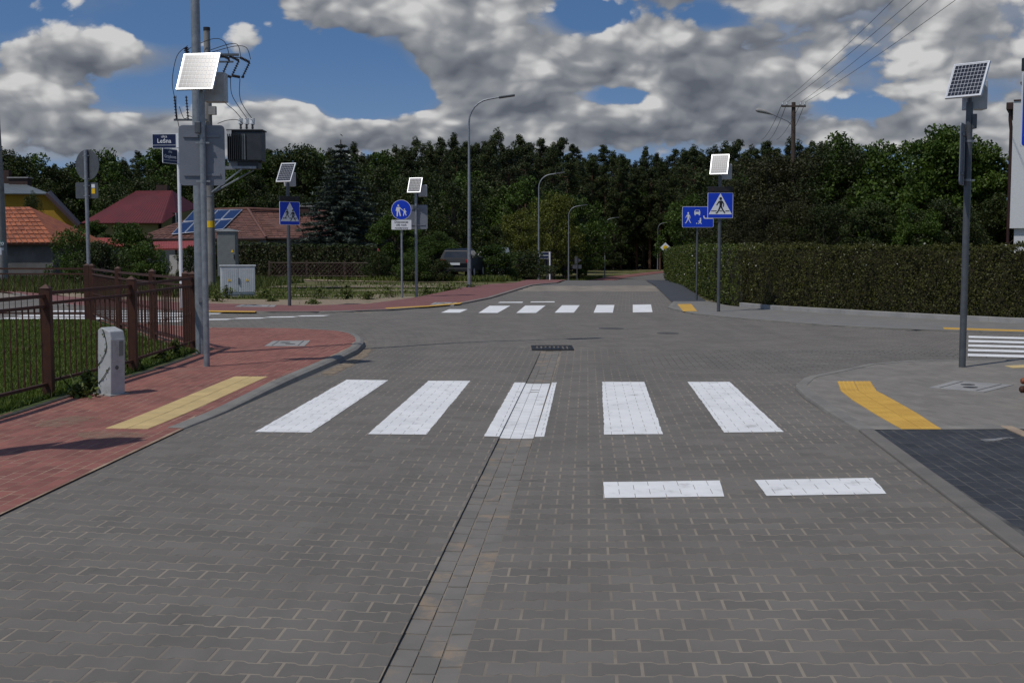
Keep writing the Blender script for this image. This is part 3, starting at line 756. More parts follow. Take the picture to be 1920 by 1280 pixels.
# far pavements
ZF = lambda x, y: Z(x, y)+.035
FG = [(-21.5, 48), (-13.6, 37.4), (-8.6, 33.3), (-5.4, 31.9), (-3.9, 32.8), (-2.95, 36.74), (-1.75, 45.9), (-.5, 52), (.2, 55)]
fp = strip('far_pavement', F_L[1:], FG, ZF, 60, MT['red_far']); tag(fp, 'red pavement across the left street running up to the lamps', kind='structure')
strip('far_pavement_end', [(2.0, 54.9)]+FAR_L[1:], [(0.2, 55)]+[(x-2.6, y+.9) for x, y in FAR_L[1:]], ZF, 50, MT['red_far'], fp)
kerb('kerb', 'far kerb along the red pavement across the street', resample(F_L[2:], 90), .12, ZF, MT['kerb'], .14, 1.0, rnd=.03)
RA = [(4.54, 34.4), (3.95, 31), (4.2, 28.23), (5.04, 26.21), (6.23, 24.13), (7.42, 22.92), (9.28, 22.08), (14, 20.2), (26, 15.5)]
RB = [(5.55, 34.4), (5.65, 32.2), (5.85, 31.4), (6.39, 29.85), (7.78, 27.8), (8.61, 26.6), (10.27, 24.6), (15, 22.6), (27, 18)]
ZS = lambda x, y: Z(x, y)+.03
MT['grey_far'] = mat('far grey paving', (.185, .176, .162), (.16, .153, .142), .85, 3, .1, 60, dirt=((.25, .20, .145), .7, .58, .8, .5))
MT['dark_far'] = mat('far dark paving', (.043, .046, .053), (.055, .058, .066), .85, 4, .1, 60, dirt=((.07, .072, .078), 1.5, .5, .8, .6))
tag(strip('far_right_pavement', RA, RB, ZS, 60, MT['grey_far']), 'grey pavement strip in front of the clipped hedge', kind='structure')
kerb('kerb', 'low pale kerb before the hedge pavement', resample(RA, 60), .12, ZS, MT['kerb'], .14, 1.0, rnd=.02)
kerb('kerb', 'raised concrete edging at the foot of the hedge', resample(RB[2:], 50), .1, lambda x, y: Z(x, y)+.13, MT['concrete'], .1, 1.9, rnd=.01)
tag(strip('dark_far_pavement', [(4.5, 34.4), (6.14, 54.1), (6.95, 64)], [(5.5, 34.4), (7.3, 54), (8.2, 64)], lambda x, y: Z(x, y)+.02, 30, MT['dark_far']), 'dark brick strip between the far road and the hedge', kind='structure')
flat('tactile_strip', 'small yellow tactile patch left of the far crossing sign pole', ((1270, 570.5), (1296, 570), (1307, 583.5), (1281, 584)), ZS, MT['yellow_r'])
flat('tactile_strip', 'thin yellow tactile strip before the hedge on the right', ((1768, 614), (1920, 619), (1960, 620), (1960, 623), (1920, 622), (1770, 617)), ZS, MT['yellow_r'])
flat('tactile_strip', 'yellow tactile strip end beside the right solar pole', ((1884, 686), (1960, 683), (1960, 688), (1900, 690.5)), Zr, MT['yellow_l'])
flat('tactile_strip', 'thin yellow tactile line on the red pavement across the street', ((722, 577.5), (800, 573.5), (868, 567), (862, 570), (800, 575.2), (726, 579)), ZF, MT['yellow_r'], .008)
flat('tactile_strip', 'thin yellow tactile line behind the left lamp pole', ((380, 582.3), (481, 583.6), (478, 585.4), (380, 584.4)), ZF, MT['yellow_r'], .008)
def slab(name, label, px, zf):
    root = thing(name, None, None); tag(root, label, kind='structure')
    q = [spot(*p, zf) for p in px]
    if area(q) < 0: q = q[::-1]
    cx = sum(p[0] for p in q)/4; cy = sum(p[1] for p in q)/4
    def sc(f, g=None): return [(cx+(x-cx)*f, cy+(y-cy)*f) for x, y in q]
    m = MB(); m.prism(q, -.04, .006); m.v = [(x, y, z+zf(cx, cy)) for x, y, z in m.v]; m.build('slab', MT['concrete'], root)
    # hatch with a gap line around it
    def P_(u, v): return (q[0][0]*(1-u)*(1-v)+q[1][0]*u*(1-v)+q[2][0]*u*v+q[3][0]*(1-u)*v, q[0][1]*(1-u)*(1-v)+q[1][1]*u*(1-v)+q[2][1]*u*v+q[3][1]*(1-u)*v)
    m = MB()
    for a in (.16, .82): m.prism([P_(a, .06), P_(a+.018, .06), P_(a+.018, .94), P_(a, .94)], .0, .0085)
    m.v = [(x, y, z+zf(cx, cy)) for x, y, z in m.v]; m.build('hatch_gap', MT['black'], root)
    m = MB(); r = .06
    for u, v in ((.4, .62), (.58, .35)):
        c = P_(u, v); m.prism([(c[0]+1.3*r*math.cos(k*math.pi/10), c[1]+r*math.sin(k*math.pi/10)) for k in range(20)], 0, .009)
    m.v = [(x, y, z+zf(cx, cy)) for x, y, z in m.v]; m.build('lifting_hole', MT['grate'], root)
slab('chamber_cover', 'pale concrete cable chamber cover in the red corner pavement', ((496, 649), (571, 649), (582, 638.5), (512, 639.5)), Zl)
slab('chamber_cover', 'concrete cable chamber cover in the grey right pavement', ((1742, 727), (1845, 735.5), (1900, 722), (1790, 714)), Zr)
slab('chamber_cover', 'concrete cable chamber cover in the far red pavement', ((806, 571.5), (851, 571.5), (858, 567), (815, 567)), ZF)
slab('chamber_cover', 'concrete cable chamber cover near the white cabinet', ((440, 575), (514, 575.5), (519, 572), (452, 571.5)), ZF)
MT['cover'] = mat('worn iron cover', (.070, .067, .064), (.085, .08, .075), .7, 12, .3, 70, metal=.2)
# drain grate and manholes
g = thing('drain_grate', None, None); tag(g, 'dark iron drain grate at the end of the channel', kind='structure')
gx, gy = .63, 19.06; z0 = Z(gx, gy)
m = MB(); m.box((gx, gy, z0-.03), (.62, .80, .06)); m.build('grate_tray', MT['black'], g)
for i in range(9):
    m = MB(); m.box((gx-.27+i*.0675, gy, z0+.006), (.032, .74, .016)); m.build('grate_bar', MT['grate'], g)
m = MB()
for s in (-1, 1): m.box((gx+s*.31, gy, z0+.004), (.03, .8, .02)); m.box((gx, gy+s*.39, z0+.004), (.59, .03, .02))
m.build('grate_frame', MT['grate'], g)
for px, py, r, l in ((1146, 616, .30, 'round iron manhole cover in the middle of the crossroads'), (1252, 625, .24, 'smaller round iron cover near the far right corner')):
    x, y = spot(px, py); g = thing('manhole_cover', None, None, (x, y, Z(x, y))); tag(g, l, kind='structure')
    m = MB(); m.prism(disc(r), -.03, .003); m.build('cover_ring', MT['channel'], g)
    m = MB(); m.prism(disc(r*.84), -.03, .006); m.build('cover_lid', MT['cover'], g)
# verge of gravel and sand across the street
tag(strip('gravel_verge', [(-19, 46.5), (-13.4, 37.3), (-8.5, 33.35), (-5.4, 31.95), (-3.9, 32.85), (-2.9, 37)], [(-19, 47.5), (-13, 38.6), (-8.3, 36.0), (-5.3, 35.6), (-3.9, 36.6), (-3.0, 37.6)], lambda x, y: Z(x, y)+.012+.05*math.sin(x*3.1)*math.sin(y*4.3)*.3, 60, MT['gravel'], cols=8), 'gravelly sand verge behind the far red pavement', kind='structure')
tag(strip('dirt_track', [(-14, 49.5), (-9, 47.4), (-4, 47.6), (-1.9, 46.6)], [(-14, 50.6), (-9, 48.6), (-4, 49.2), (-1.6, 48.4)], lambda x, y: Z(x, y)-.015, 30, MT['gravel']), 'pale dirt track crossing the grass field', kind='structure')
tag(strip('dirt_track', [(-24, 57), (-15, 58.5), (-6, 59), (-2, 58.5)], [(-24, 59.4), (-15, 61.4), (-6, 61.2), (-2, 60.2)], lambda x, y: Z(x, y)-.015, 30, MT['gravel']), 'far pale dirt lane in front of the lattice fence', kind='structure')
# loose sand by the kerb corner
def sand_patch(name, label, pts, zf, n=26, amp=.25, m_=None):
    m_ = m_ or MT['sand_loose']; P = [spot(*p, zf) for p in pts]; cx = sum(p[0] for p in P)/len(P); cy = sum(p[1] for p in P)/len(P)
    P = resample(P+P[:1], n+1)[:-1]; m = MB(); vs = [(cx, cy, zf(cx, cy)+.009)]
    for x, y in P:
        f = 1+random.uniform(-amp, amp); x, y = cx+(x-cx)*f, cy+(y-cy)*f; vs.append((x, y, zf(x, y)-.003))
    for x, y in P:
        f = .72+random.uniform(-.1, .1); x, y = cx+(x-cx)*f, cy+(y-cy)*f; vs.append((x, y, zf(x, y)+.004))
    m.add(vs, [(1+i, 1+(i+1) % n, n+1+(i+1) % n, n+1+i) for i in range(n)], tone=0.0)
    m.add(vs, [(n+1+i, n+1+(i+1) % n, 0) for i in range(n)], tone=1.0); return tag(m.build(name, m_), label, kind='stuff')
sand_patch('sand', 'loose sand swept against the left corner kerb', ((575, 712), (605, 697), (645, 680), (676, 664), (688, 651), (706, 648), (704, 660), (676, 680), (650, 695), (612, 710)), Z)
sand_patch('sand', 'pale cement dust spilled on the dark bricks', ((1826, 824), (1850, 826), (1880, 819), (1905, 818), (1896, 822), (1870, 827), (1845, 830)), lambda x, y: Zr(x, y)-.003, amp=.35, m_=MT['dust'])

sand_patch('sand', 'dusty sand in the joints below the pale yellow strip', ((120, 812), (190, 806), (260, 808), (300, 814), (270, 822), (200, 826), (140, 824)), Zl, amp=.35, m_=MT['sand_thin'])
sand_patch('sand', 'dusty sand on the red bricks near the fence', ((60, 790), (140, 776), (200, 778), (170, 792), (100, 806), (50, 806)), Zl, amp=.35, m_=MT['sand_thin'])

# ------------------------------------------------------------------ fence, lawn, street furniture
def lawn():
    poly = [(-4.58, 2), (-4.72, 9.5), (-4.66, 12.5), (-4.48, 14.74), (-4.48, 17.65), (-5.6, 19.4), (-6.88, 21.7), (-8.55, 24.75), (-30, 26), (-30, 2)]
    poly = [(-5.75, 2), (-5.2, 5), (-4.74, 9.5), (-4.52, 12.5), (-4.34, 14.7), (-4.36, 17.8), (-5.45, 19.35), (-6.7, 21.85), (-8.4, 24.95), (-30, 25.6), (-30, 2)]
    o = slabs('lawn', poly, lambda x, y: Zl(x, y)-.012, MT['lawn'], .5); tag(o, 'mown grass plot enclosed by the brown fence', kind='structure')
    V = []; T = []
    inner = [(-5.7, 5), (-4.92, 9.5), (-4.70, 12.5), (-4.52, 14.7), (-4.54, 17.5), (-5.65, 19.2), (-6.9, 21.6), (-8.6, 24.6), (-20, 25.2), (-20, 5)]
    n = 0
    while n < 60000:
        x = random.uniform(-15, -4.4); y = random.uniform(8, 25.3)
        if not in_view(x, y, 0, 20) or not inside((x, y), inner): continue
        if random.random() > min(1, 15/y): continue
        h = random.uniform(.03, .075); w = random.uniform(.003, .007)*(1+y/25); a = random.uniform(0, 6.28); lx, ly = random.gauss(0, .03), random.gauss(0, .03); z = Zl(x, y)-.012
        dx, dy = math.cos(a)*w, math.sin(a)*w
        V += [(x-dx, y-dy, z), (x+dx, y+dy, z), (x+lx, y+ly, z+h)]; T.append(random.random()); n += 1
    tag(link('lawn_grass', fast_quads('lawn_grass', np.array(V), T, 3), MT['grass']), 'short green grass inside the brown fence', kind='stuff')
lawn()
# concrete edging between lawn and red pavement, its colour darkened as a shadow line
kerb('lawn_edging', 'thin concrete edging painted shadow-dark at the foot of the brown fence', resample([(-5.2, 5), (-4.72, 9.5), (-4.50, 12.5), (-4.32, 14.7), (-4.34, 17.8), (-5.43, 19.35), (-6.68, 21.85), (-8.4, 24.95)], 80), .06, lambda x, y: Zl(x, y)+.008, MT['edging'], .06, 1.0, rnd=.01, zroad=lambda x, y: Zl(x, y))
def fence(name, label, pts, post_w, group=None):
    root = thing(name, label, 'fence')
    for i, p in enumerate(pts):
        z = Zl(*p); m = MB(); m.box((p[0], p[1], z+.53), (post_w, post_w, 1.14), R(4)); m.build('post', MT['rust'], root, bevel=.006)
        m = MB(); q = post_w*.55; m.add([(p[0]+a*q, p[1]+b*q, z+1.10) for a, b in ((-1, -1), (1, -1), (1, 1), (-1, 1))]+[(p[0], p[1], z+1.145)], [(0, 1, 4), (1, 2, 4), (2, 3, 4), (3, 0, 4), (3, 2, 1, 0)]); m.build('post_cap', MT['rust'], root)
    for a, b in zip(pts, pts[1:]):
        A = Vector((*a, Zl(*a))); B = Vector((*b, Zl(*b))); d = (B-A); L = d.length; d.normalize(); ang = math.atan2(d.y, d.x)
        A2 = A+d*post_w/2; B2 = B-d*post_w/2; M = (A2+B2)/2
        for h, t in ((1.035, .036), (.93, .03), (.13, .03)):
            m = MB(); m.box(M+Vector((0, 0, h)), ((B2-A2).length, .035, t), ang); m.build('rail', MT['rust'], root)
        n = max(4, int(L/.125))
        for k in range(1, n):
            p = A+d*(L*k/n); m = MB(); m.tube([p+Vector((0, 0, .145)), p+Vector((0, 0, .915))], .0075, 6)
            if k % 1 == 0: m.tube([p+Vector((0, 0, .5)), p+Vector((0, 0, .53)), p+Vector((0, 0, .56))], [.008, .013, .008], 6)
            m.build('bar', MT['rust'], root)
    return root
fence('fence', 'brown metal railing along the red pavement in the foreground', [(-5.1, 9.0), (-4.77, 12.5), (-4.59, 14.74), (-4.60, 17.6)], .10)
fence('fence', 'brown metal railing angling back towards the left street', [(-4.74, 17.75), (-5.68, 19.3), (-6.96, 21.6), (-8.5, 24.75)], .095)
fence('fence', 'brown metal railing along the far edge of the lawn', [(-8.64, 24.85), (-11.4, 25.0), (-14.2, 25.15)], .11)

# slim cable pedestal
x, y = spot(209, 739, Zl); c = thing('cable_pedestal', 'slim pale grey cable pedestal leaning by the brown fence', 'cabinet', (x, y, Zl(x, y)), R(-33))
c.rotation_euler = (0, R(2.2), R(-33)); c.scale = (.9, .9, .97)
m = MB(); prof = [(-.115, 0), (.115, 0), (.115, .60), (.09, .685), (-.06, .72), (-.115, .69)]
m.plate([(a, b) for a, b in prof], -.10, .10); m.build('body', MT['fibre'], c, bevel=.012)
m = MB(); m.box((.117, -.0, .48), (.006, .155, .24)); m.build('door', MT['fibre'], c, bevel=.003)
m = MB(); m.box((.1195, .04, .50), (.004, .06, .16)); m.build('label_window', MT['fibre_grey'], c)
m = MB(); m.tube([(.118, -.02, .30), (.124, -.02, .30)], .022, 12); m.build('lock', MT['galv_dark'], c)
m = MB(); m.box((0, 0, .004), (.30, .27, .02)); m.build('plinth', MT['concrete'], c)
m = MB()
m.tube([(-.11, -.104, .31), (-.04, -.108, .37), (.02, -.106, .45), (.05, -.104, .52), (.03, -.106, .60), (-.02, -.11, .70)], .004, 5); m.tube([(-.1, -.104, .12), (-.02, -.108, .18), (.06, -.106, .27), (.10, -.108, .31)], .004, 5)
for k in range(26):
    a = random.choice([(-.08, .34), (-.02, .40), (.03, .48), (.045, .56), (0, .66), (-.07, .14), (0, .2), (.07, .28)]); p = Vector((a[0]+random.gauss(0, .012), -.112, a[1]+random.gauss(0, .02)))
    m.add([p+Vector((-.009, 0, 0)), p+Vector((0, -.004, -.009)), p+Vector((.009, 0, 0)), p+Vector((0, -.004, .012))], [(0, 1, 2, 3)])
m.build('climbing_weed', MT['weed'], c)

# --- solar beacons
def half(loc, sun_w=1.0):
    v = (Vector((0, 0, EYE))-loc).normalized(); return (v+SUN*sun_w).normalized()
MT['cell'] = mat('solar cell', (.012, .014, .022), (.018, .02, .032), .2, 4, spec=.5)
MT['cell_back'] = mat('panel backing', (.55, .56, .58), (.5, .51, .53), .36, 4, spec=.6)
MT['alu'] = mat('aluminium frame', (.62, .63, .65), (.55, .56, .58), .35, 6, metal=.6)
def solar_unit(root, zc, nrm, w=.48, h=.56, rows=8, cols=9, box_off=.16, pole_top=None):
    n = Vector(nrm).normalized(); up = (Vector((0, 0, 1))-n*n.z).normalized(); rt = up.cross(n); rt.normalize()
    C_ = Vector((0, 0, zc))+n*.10
    def P_(u, v, d): return C_+rt*u+up*v+n*d
    def slabm(m, u0, u1, v0, v1, d0, d1): 
        vs = [P_(u, v, d) for d in (d0, d1) for v in (v0, v1) for u in (u0, u1)]
        m.add(vs, [(0, 2, 3, 1), (4, 5, 7, 6), (0, 1, 5, 4), (2, 6, 7, 3), (0, 4, 6, 2), (1, 3, 7, 5)])
    m = MB(); slabm(m, -w/2+.012, w/2-.012, -h/2+.012, h/2-.012, -.02, 0); p = m.build('solar_panel', MT['cell_back'], root)
    m = MB(); f = .013
    for a in ((-w/2, -w/2+f, -h/2, h/2), (w/2-f, w/2, -h/2, h/2), (-w/2+f, w/2-f, -h/2, -h/2+f), (-w/2+f, w/2-f, h/2-f, h/2)): slabm(m, *a, -.026, .004)
    m.build('frame', MT['alu'], p)
    m = MB(); W = (w-.05)/cols; H = (h-.05)/rows
    for i in range(cols):
        for j in range(rows):
            u = -w/2+.025+i*W; v = -h/2+.025+j*H
            q = [P_(u+.0025, v+.0035, .002), P_(u+W-.0025, v+.0035, .002), P_(u+W-.0025, v+H-.0035, .002), P_(u+.0025, v+H-.0035, .002)]; m.sheet(q)
    m.build('cells', MT['cell'], p)
    # control box behind, vertical
    m = MB(); b = Vector((box_off, .16, zc-.12)); m.box(b, (.26, .18, .36)); m.build('control_box', MT['fibre'], root, bevel=.01)
    m = MB(); m.tube([(0, 0, zc-.32), (0, .0, zc+.02)], .026, 8); m.box((0, .05, zc-.02), (.05, .16, .05)); m.build('panel_bracket', MT['galv_dark'], root)
def pole(root, h, r=.0375, m_='galv', name='pole', z0=-.02):
    m = MB(); m.tube([(0, 0, z0), (0, 0, h)], r, 16); return m.build(name, MT[m_], root, smooth=True)
def clamps(root, zs, r=.041):
    for z in zs:
        m = MB(); m.tube([(0, 0, z-.014), (0, 0, z+.014)], r, 14); m.box((-.062, .0, z), (.05, .02, .02)); m.box((.062, .0, z), (.05, .02, .02)); m.build('clamp', MT['galv'], root)
def board(root, poly, mats, name='sign_board', y=-.06, th=.012, border=None, parent=None):
    m = MB(); m.plate(poly, y-th, y); return m.build(name, mats, parent or root)
def glyphs(parent, name, items, sx, sz, cx, cz, y, m_):
    """flat pictogram: items are circles ('c'), strokes ('s') and polygons ('p') in a unit square"""
    m = MB(); d = 0
    for it in items:
        d += .0003
        if it[0] == 'c': poly = disc(it[3], 16, it[1], it[2])
        elif it[0] == 's':
            _, x0, z0, x1, z1, w0, w1 = it; l = math.hypot(x1-x0, z1-z0); nx, nz = -(z1-z0)/l, (x1-x0)/l
            poly = [(x0+nx*w0/2, z0+nz*w0/2), (x1+nx*w1/2, z1+nz*w1/2), (x1-nx*w1/2, z1-nz*w1/2), (x0-nx*w0/2, z0-nz*w0/2)]
        else: poly = it[1]
        poly = [(cx+a*sx, cz+b*sz) for a, b in poly]
        m.plate(poly, y-d, y)
    return m.build(name, MT[m_], parent)
MAN = [('c', 0, .80, .085), ('p', [(-.10, .68), (.09, .70), (.12, .60), (.075, .36), (-.075, .36), (-.07, .5)]), ('s', -.09, .66, -.26, .44, .075, .055), ('s', .10, .66, .20, .50, .07, .06), ('s', .20, .50, .16, .36, .06, .05),
       ('s', -.03, .38, -.12, .18, .10, .075), ('s', -.12, .18, -.24, .02, .075, .06), ('s', -.24, .025, -.31, .02, .05, .05), ('s', .03, .38, .14, .19, .10, .075), ('s', .14, .19, .27, .03, .075, .06), ('s', .27, .03, .26, .09, .06, .04)]
ADULT = [('c', 0, .86, .075), ('p', [(-.15, .74), (.12, .75), (.13, .5), (.12, .42), (-.14, .42)]), ('s', -.13, .70, -.19, .42, .075, .055), ('s', .10, .70, .36, .50, .07, .05), ('s', -.07, .44, -.10, .0, .12, .09), ('s', .06, .44, .18, .03, .12, .09)]
CHILD = [('c', .52, .56, .055), ('p', [(.44, .47), (.60, .47), (.60, .28), (.46, .28)]), ('s', .47, .45, .36, .49, .05, .04), ('s', .58, .45, .68, .33, .05, .04), ('s', .49, .30, .42, .04, .075, .055), ('s', .57, .30, .66, .07, .075, .055)]
def d6(root, z, w, y=-.06, kids=False, rz=0, flasher=True):
    bw = w
    b = board(root, rrect(bw, bw, .04*w, 4, 0, z), MT['white'], y=y)
    m = MB(); m.plate(rrect(bw*.965, bw*.965, .035*w, 4, 0, z), y-.0145, y-.012); m.build('blue_field', MT['blue'], b)
    m = MB(); m.plate([(-.455*w, z-.345*w), (.455*w, z-.345*w), (0, z+.475*w)], y-.017, y-.0145); m.build('white_triangle', MT['white'], b)
    if not kids: glyphs(b, 'pedestrian_symbol', MAN, w*.62, w*.72, 0.01*w, z-.31*w, y-.0195, 'black')
    else:
        glyphs(b, 'pedestrian_symbol', MAN, w*.46, w*.56, .15*w, z-.33*w, y-.0195, 'black')
        glyphs(b, 'child_symbol', MAN, w*.36, w*.44, -.14*w, z-.20*w, y-.0195, 'black')
    glyphs(b, 'kerb_line', [('s', -.36, 0, -.14, 0, .032, .032), ('s', -.03, 0, .07, 0, .032, .032), ('s', .2, 0, .36, 0, .032, .032)], w, w, 0, z-.215*w, y-.0185, 'black')
    if flasher:
        m = MB(); m.box((0, y+.01, z+w*.5+.075), (w*.98, .07, .13)); f = m.build('flasher_box', MT['black'], root, bevel=.008)
        for s in (-1, 1):
            m = MB(); m.tube([(s*w*.3, y-.024, z+w*.5+.075), (s*w*.3, y-.03, z+w*.5+.075)], .045, 16); m.build('lamp_lens', MT['insul'], f)
    return b
def back_board(root, z, w, h, yaw=0, y=.05, off=0, name='sign_board'):
    m = MB(); m.plate(rrect(w, h, .05, 4, off, z), y, y+.012); o = m.build(name, MT['sign_back'], root, bevel=.002); o.rotation_euler = (0, 0, yaw)
    for s in (-1, 1):
        m = MB(); m.box((off, y-.008, z+s*h*.32), (w*.8, .016, .03)); q = m.build('stiffener', MT['sign_back'], o)
    return o
def GZ(px, py, zf): x, y = spot(px, py, zf); return (x, y, zf(x, y))

def zp(py, l): return at(960, py, l[1]).z-l[2]
# left foreground: solar crossing sign seen from behind
l = GZ(388, 687, Zl); r = thing('solar_sign', 'grey pole with glaring solar panel and grey sign back by the brown fence', 'road sign', l)
pole(r, zp(172, l)); h = half(Vector((l[0], l[1], zp(138, l)))); solar_unit(r, zp(143, l), (h.x-.062, h.y, h.z-.008), .47, .53, box_off=.14)
back_board(r, zp(291, l), .56, .74, R(3), off=-.02); clamps(r, (zp(268, l), zp(340, l)))
m = MB(); m.box((-.045, -.02, zp(240, l)), (.07, .09, .14)); m.build('cable_box', MT['galv_dark'], r, bevel=.006)
# tall galvanised lamp behind it
def lamp(name, label, loc, H, bend, arm, rise, r0, r1, group=None, head=True, rz=0):
    o = thing(name, label, 'street lamp', loc, rz, group)
    pts = [(0, 0, -.05), (0, 0, .6), (0, 0, bend)]; rs = [r0, r0*.97, r1]
    R_ = H-bend-rise*.9
    for k in range(1, 7):
        t = R(k*13.5); pts.append((R_*(1-math.cos(t)), 0, bend+R_*math.sin(t))); rs.append(r1*.95)
    m = MB(); m.tube(pts[:3], rs[:3], 14); m.build('pole', MT['galv'], o, smooth=True)
    m = MB(); a = pts[2:]+[(arm, 0, H-.03)]; m.tube(a, [r1]+[r1*.92]*(len(a)-2)+[r1*.8], 10); am = m.build('arm', MT['galv'], o, smooth=True)
    m = MB(); m.box((arm+.26, 0, H+.0), (.60, .24, .07), M=Matrix.Rotation(-R(8), 3, 'Y')); m.build('lamp_head', MT['galv_dark'], o, bevel=.02)
    m = MB(); m.box((.0, -r0, .9), (.09, .02, .35)); m.build('service_door', MT['galv'], o)
    return o
x, y, z = GZ(379, 663, Zl)
lamp('street_lamp', 'thick galvanised lamp column rising out of frame behind the solar sign', (x, y, z), 8.4, 7.4, 1.8, .12, .088, .045, rz=R(20))
# street lamps along the far road
for i, (px, yy, top, l) in enumerate(((880, 45.9, 181, 'nearest curved-arm street lamp standing by the red pavement'), (1010, 81, 324.5, 'second curved-arm street lamp along the far road'), (1066, 115, 385, 'third curved-arm street lamp along the far road'), (1134, 149, 408, 'fourth curved-arm street lamp along the far road'), (1233, 180, 417, 'farthest curved-arm street lamp at the road bend'))):
    p = at(px, 500, yy); g = Z(p.x, yy); H = at(px, top, yy).z-g
    lamp('street_lamp', l, (p.x, yy, g), H, H-.95, 1.15, .1, .075, .035, 'street lamps along the far road')

# right foreground solar sign
l = GZ(1804, 688, Zr); r = thing('solar_sign', 'grey pole with dark solar panel and edge-on sign in the right foreground', 'road sign', l)
pole(r, zp(192, l), .042, 'galv_dark'); solar_unit(r, zp(158, l), (-.62, -.62, .47), .46, .50, 8, 9, box_off=.12)
back_board(r, zp(290, l), .56, .76, R(61), y=.05, off=-.0); clamps(r, (zp(265, l), zp(338, l)), .046)
m = MB(); m.box((.05, .0, zp(228, l)), (.06, .1, .18)); m.build('cable_box', MT['galv_dark'], r, bevel=.006)
# far right crossing sign
l = GZ(1347, 584, ZS); r = thing('solar_sign', 'blue crossing sign with bright solar panel before the hedge', 'road sign', l)
pole(r, zp(330, l), .04, 'galv_dark'); h = half(Vector((l[0], l[1], 3.6))); solar_unit(r, zp(312, l), (h.x+.02, h.y, h.z-.075), .42, .52, 8, 8); d6(r, zp(385.5, l), .60, y=-.06); clamps(r, (zp(372, l), zp(400, l)), .046)
# residential zone sign
l = GZ(1306, 562, ZS); r = thing('zone_sign', 'wide blue residential zone sign partly hidden by the crossing sign', 'road sign', l)
pole(r, zp(390, l), .03, 'galv_dark'); z = zp(407, l); b = board(r, rrect(.90, .60, .04, 4, 0, z), MT['white'])
m = MB(); m.plate(rrect(.88, .58, .035, 4, 0, z), -.0745, -.072); m.build('blue_field', MT['blue'], b)
glyphs(b, 'adult_symbol', [(q[0],)+q[1:] for q in MAN], .28, .36, -.28, z-.18, -.077, 'white')
glyphs(b, 'car_symbol', [('p', [(-.5, 0), (.5, 0), (.5, .5), (.38, .95), (-.38, .95), (-.5, .5)]), ('p', [(-.45, -.25), (-.25, -.25), (-.25, 0), (-.45, 0)]), ('p', [(.25, -.25), (.45, -.25), (.45, 0), (.25, 0)])], .17, .13, -.02, z+.08, -.077, 'white')
glyphs(b, 'car_window', [('p', [(-.36, .55), (.36, .55), (.28, .85), (-.28, .85)])], .17, .13, -.02, z+.08, -.0785, 'blue')
glyphs(b, 'child_symbol', [('c', .1, .9, .14), ('s', .1, .75, .05, .3, .3, .25), ('s', .05, .4, -.35, .5, .13, .1), ('s', .05, .3, .3, .0, .16, .12), ('s', .0, .3, -.3, .02, .16, .12), ('c', -.62, .1, .1)], .15, .17, .06, z-.20, -.077, 'white')
glyphs(b, 'house_symbol', [('s', .0, .3, .02, .1, .12, .12), ('s', .02, .1, .12, .0, .12, .12), ('s', .12, .0, 1., .0, .1, .1), ('p', [(.42, .1), (.95, .1), (.95, .8), (.68, 1.15), (.42, .8)])], .26, .26, .17, z-.04, -.077, 'white')
clamps(r, (z+.15, z-.15), .034)
# left far crossing sign, turned
l = GZ(543, 573, ZF); r = thing('solar_sign', 'narrow-looking turned blue crossing sign with solar panel across the left street', 'road sign', l, R(42))
pole(r, zp(345, l), .045, 'galv_dark'); solar_unit(r, zp(327, l), Matrix.Rotation(-R(42), 3, 'Z') @ Vector((-.33, -.80, .48)), .44, .56, 8, 8); d6(r, zp(400, l), .60, kids=True); clamps(r, (zp(390, l), zp(412, l)), .05)
# round pedestrian sign with plate
l = GZ(754, 557, ZF); r = thing('footpath_sign', 'round blue footpath sign with adult and child above a white plate', 'road sign', l)
pole(r, zp(385, l), .032, 'galv'); z = zp(393.5, l); b = board(r, disc(.30, 40, 0, z), MT['white'])
m = MB(); m.plate(disc(.288, 40, 0, z), -.0745, -.072); m.build('blue_field', MT['blue'], b)
glyphs(b, 'adult_and_child_symbol', ADULT+CHILD, .36, .38, -.09, z-.20, -.077, 'white')
def text(parent, name, s, size, loc, m_, rot=(math.pi/2, 0, 0), bold=0, ext=.0006):
    cu = bpy.data.curves.new('lettering', 'FONT'); cu.body = s; cu.size = size; cu.align_x = 'CENTER'; cu.extrude = ext; cu.offset = bold; cu.resolution_u = 3
    t = bpy.data.objects.new('tmp', cu); COL.objects.link(t)
    me = bpy.data.meshes.new_from_object(t.evaluated_get(bpy.context.evaluated_depsgraph_get())); bpy.data.objects.remove(t)
    me.materials.clear(); o = link(name, me, MT[m_], parent); o.location = loc; o.rotation_euler = rot; return o
b = board(r, rrect(.60, .29, .02, 3, 0, zp(421.5, l)), MT['white'], 'supplementary_plate')
for k, s in enumerate(('Dopuszcza', 'się ruch', 'rowerowy')): text(b, 'lettering', s, .095, (0, -.074, zp(421.5, l)+.055-k*.09), 'black', bold=.0012)
clamps(r, (z+.05, zp(421, l)), .036)
# solar sign seen from behind next to it
l = GZ(781, 556, ZF); r = thing('solar_sign', 'grey sign back on solar pole right of the round blue sign', 'road sign', l)
pole(r, zp(362, l), .042, 'galv'); h = half(Vector((l[0], l[1], 3.5))); solar_unit(r, zp(350, l), (h.x-.05, h.y, h.z-.085), .42, .50, 8, 8, box_off=.2); back_board(r, zp(407, l), .70, .74, off=-.0); clamps(r, (zp(392, l), zp(422, l)), .046)
m = MB(); m.box((-.04, -.02, zp(389, l)), (.1, .08, .1)); m.build('cable_box', MT['galv_dark'], r, bevel=.006)
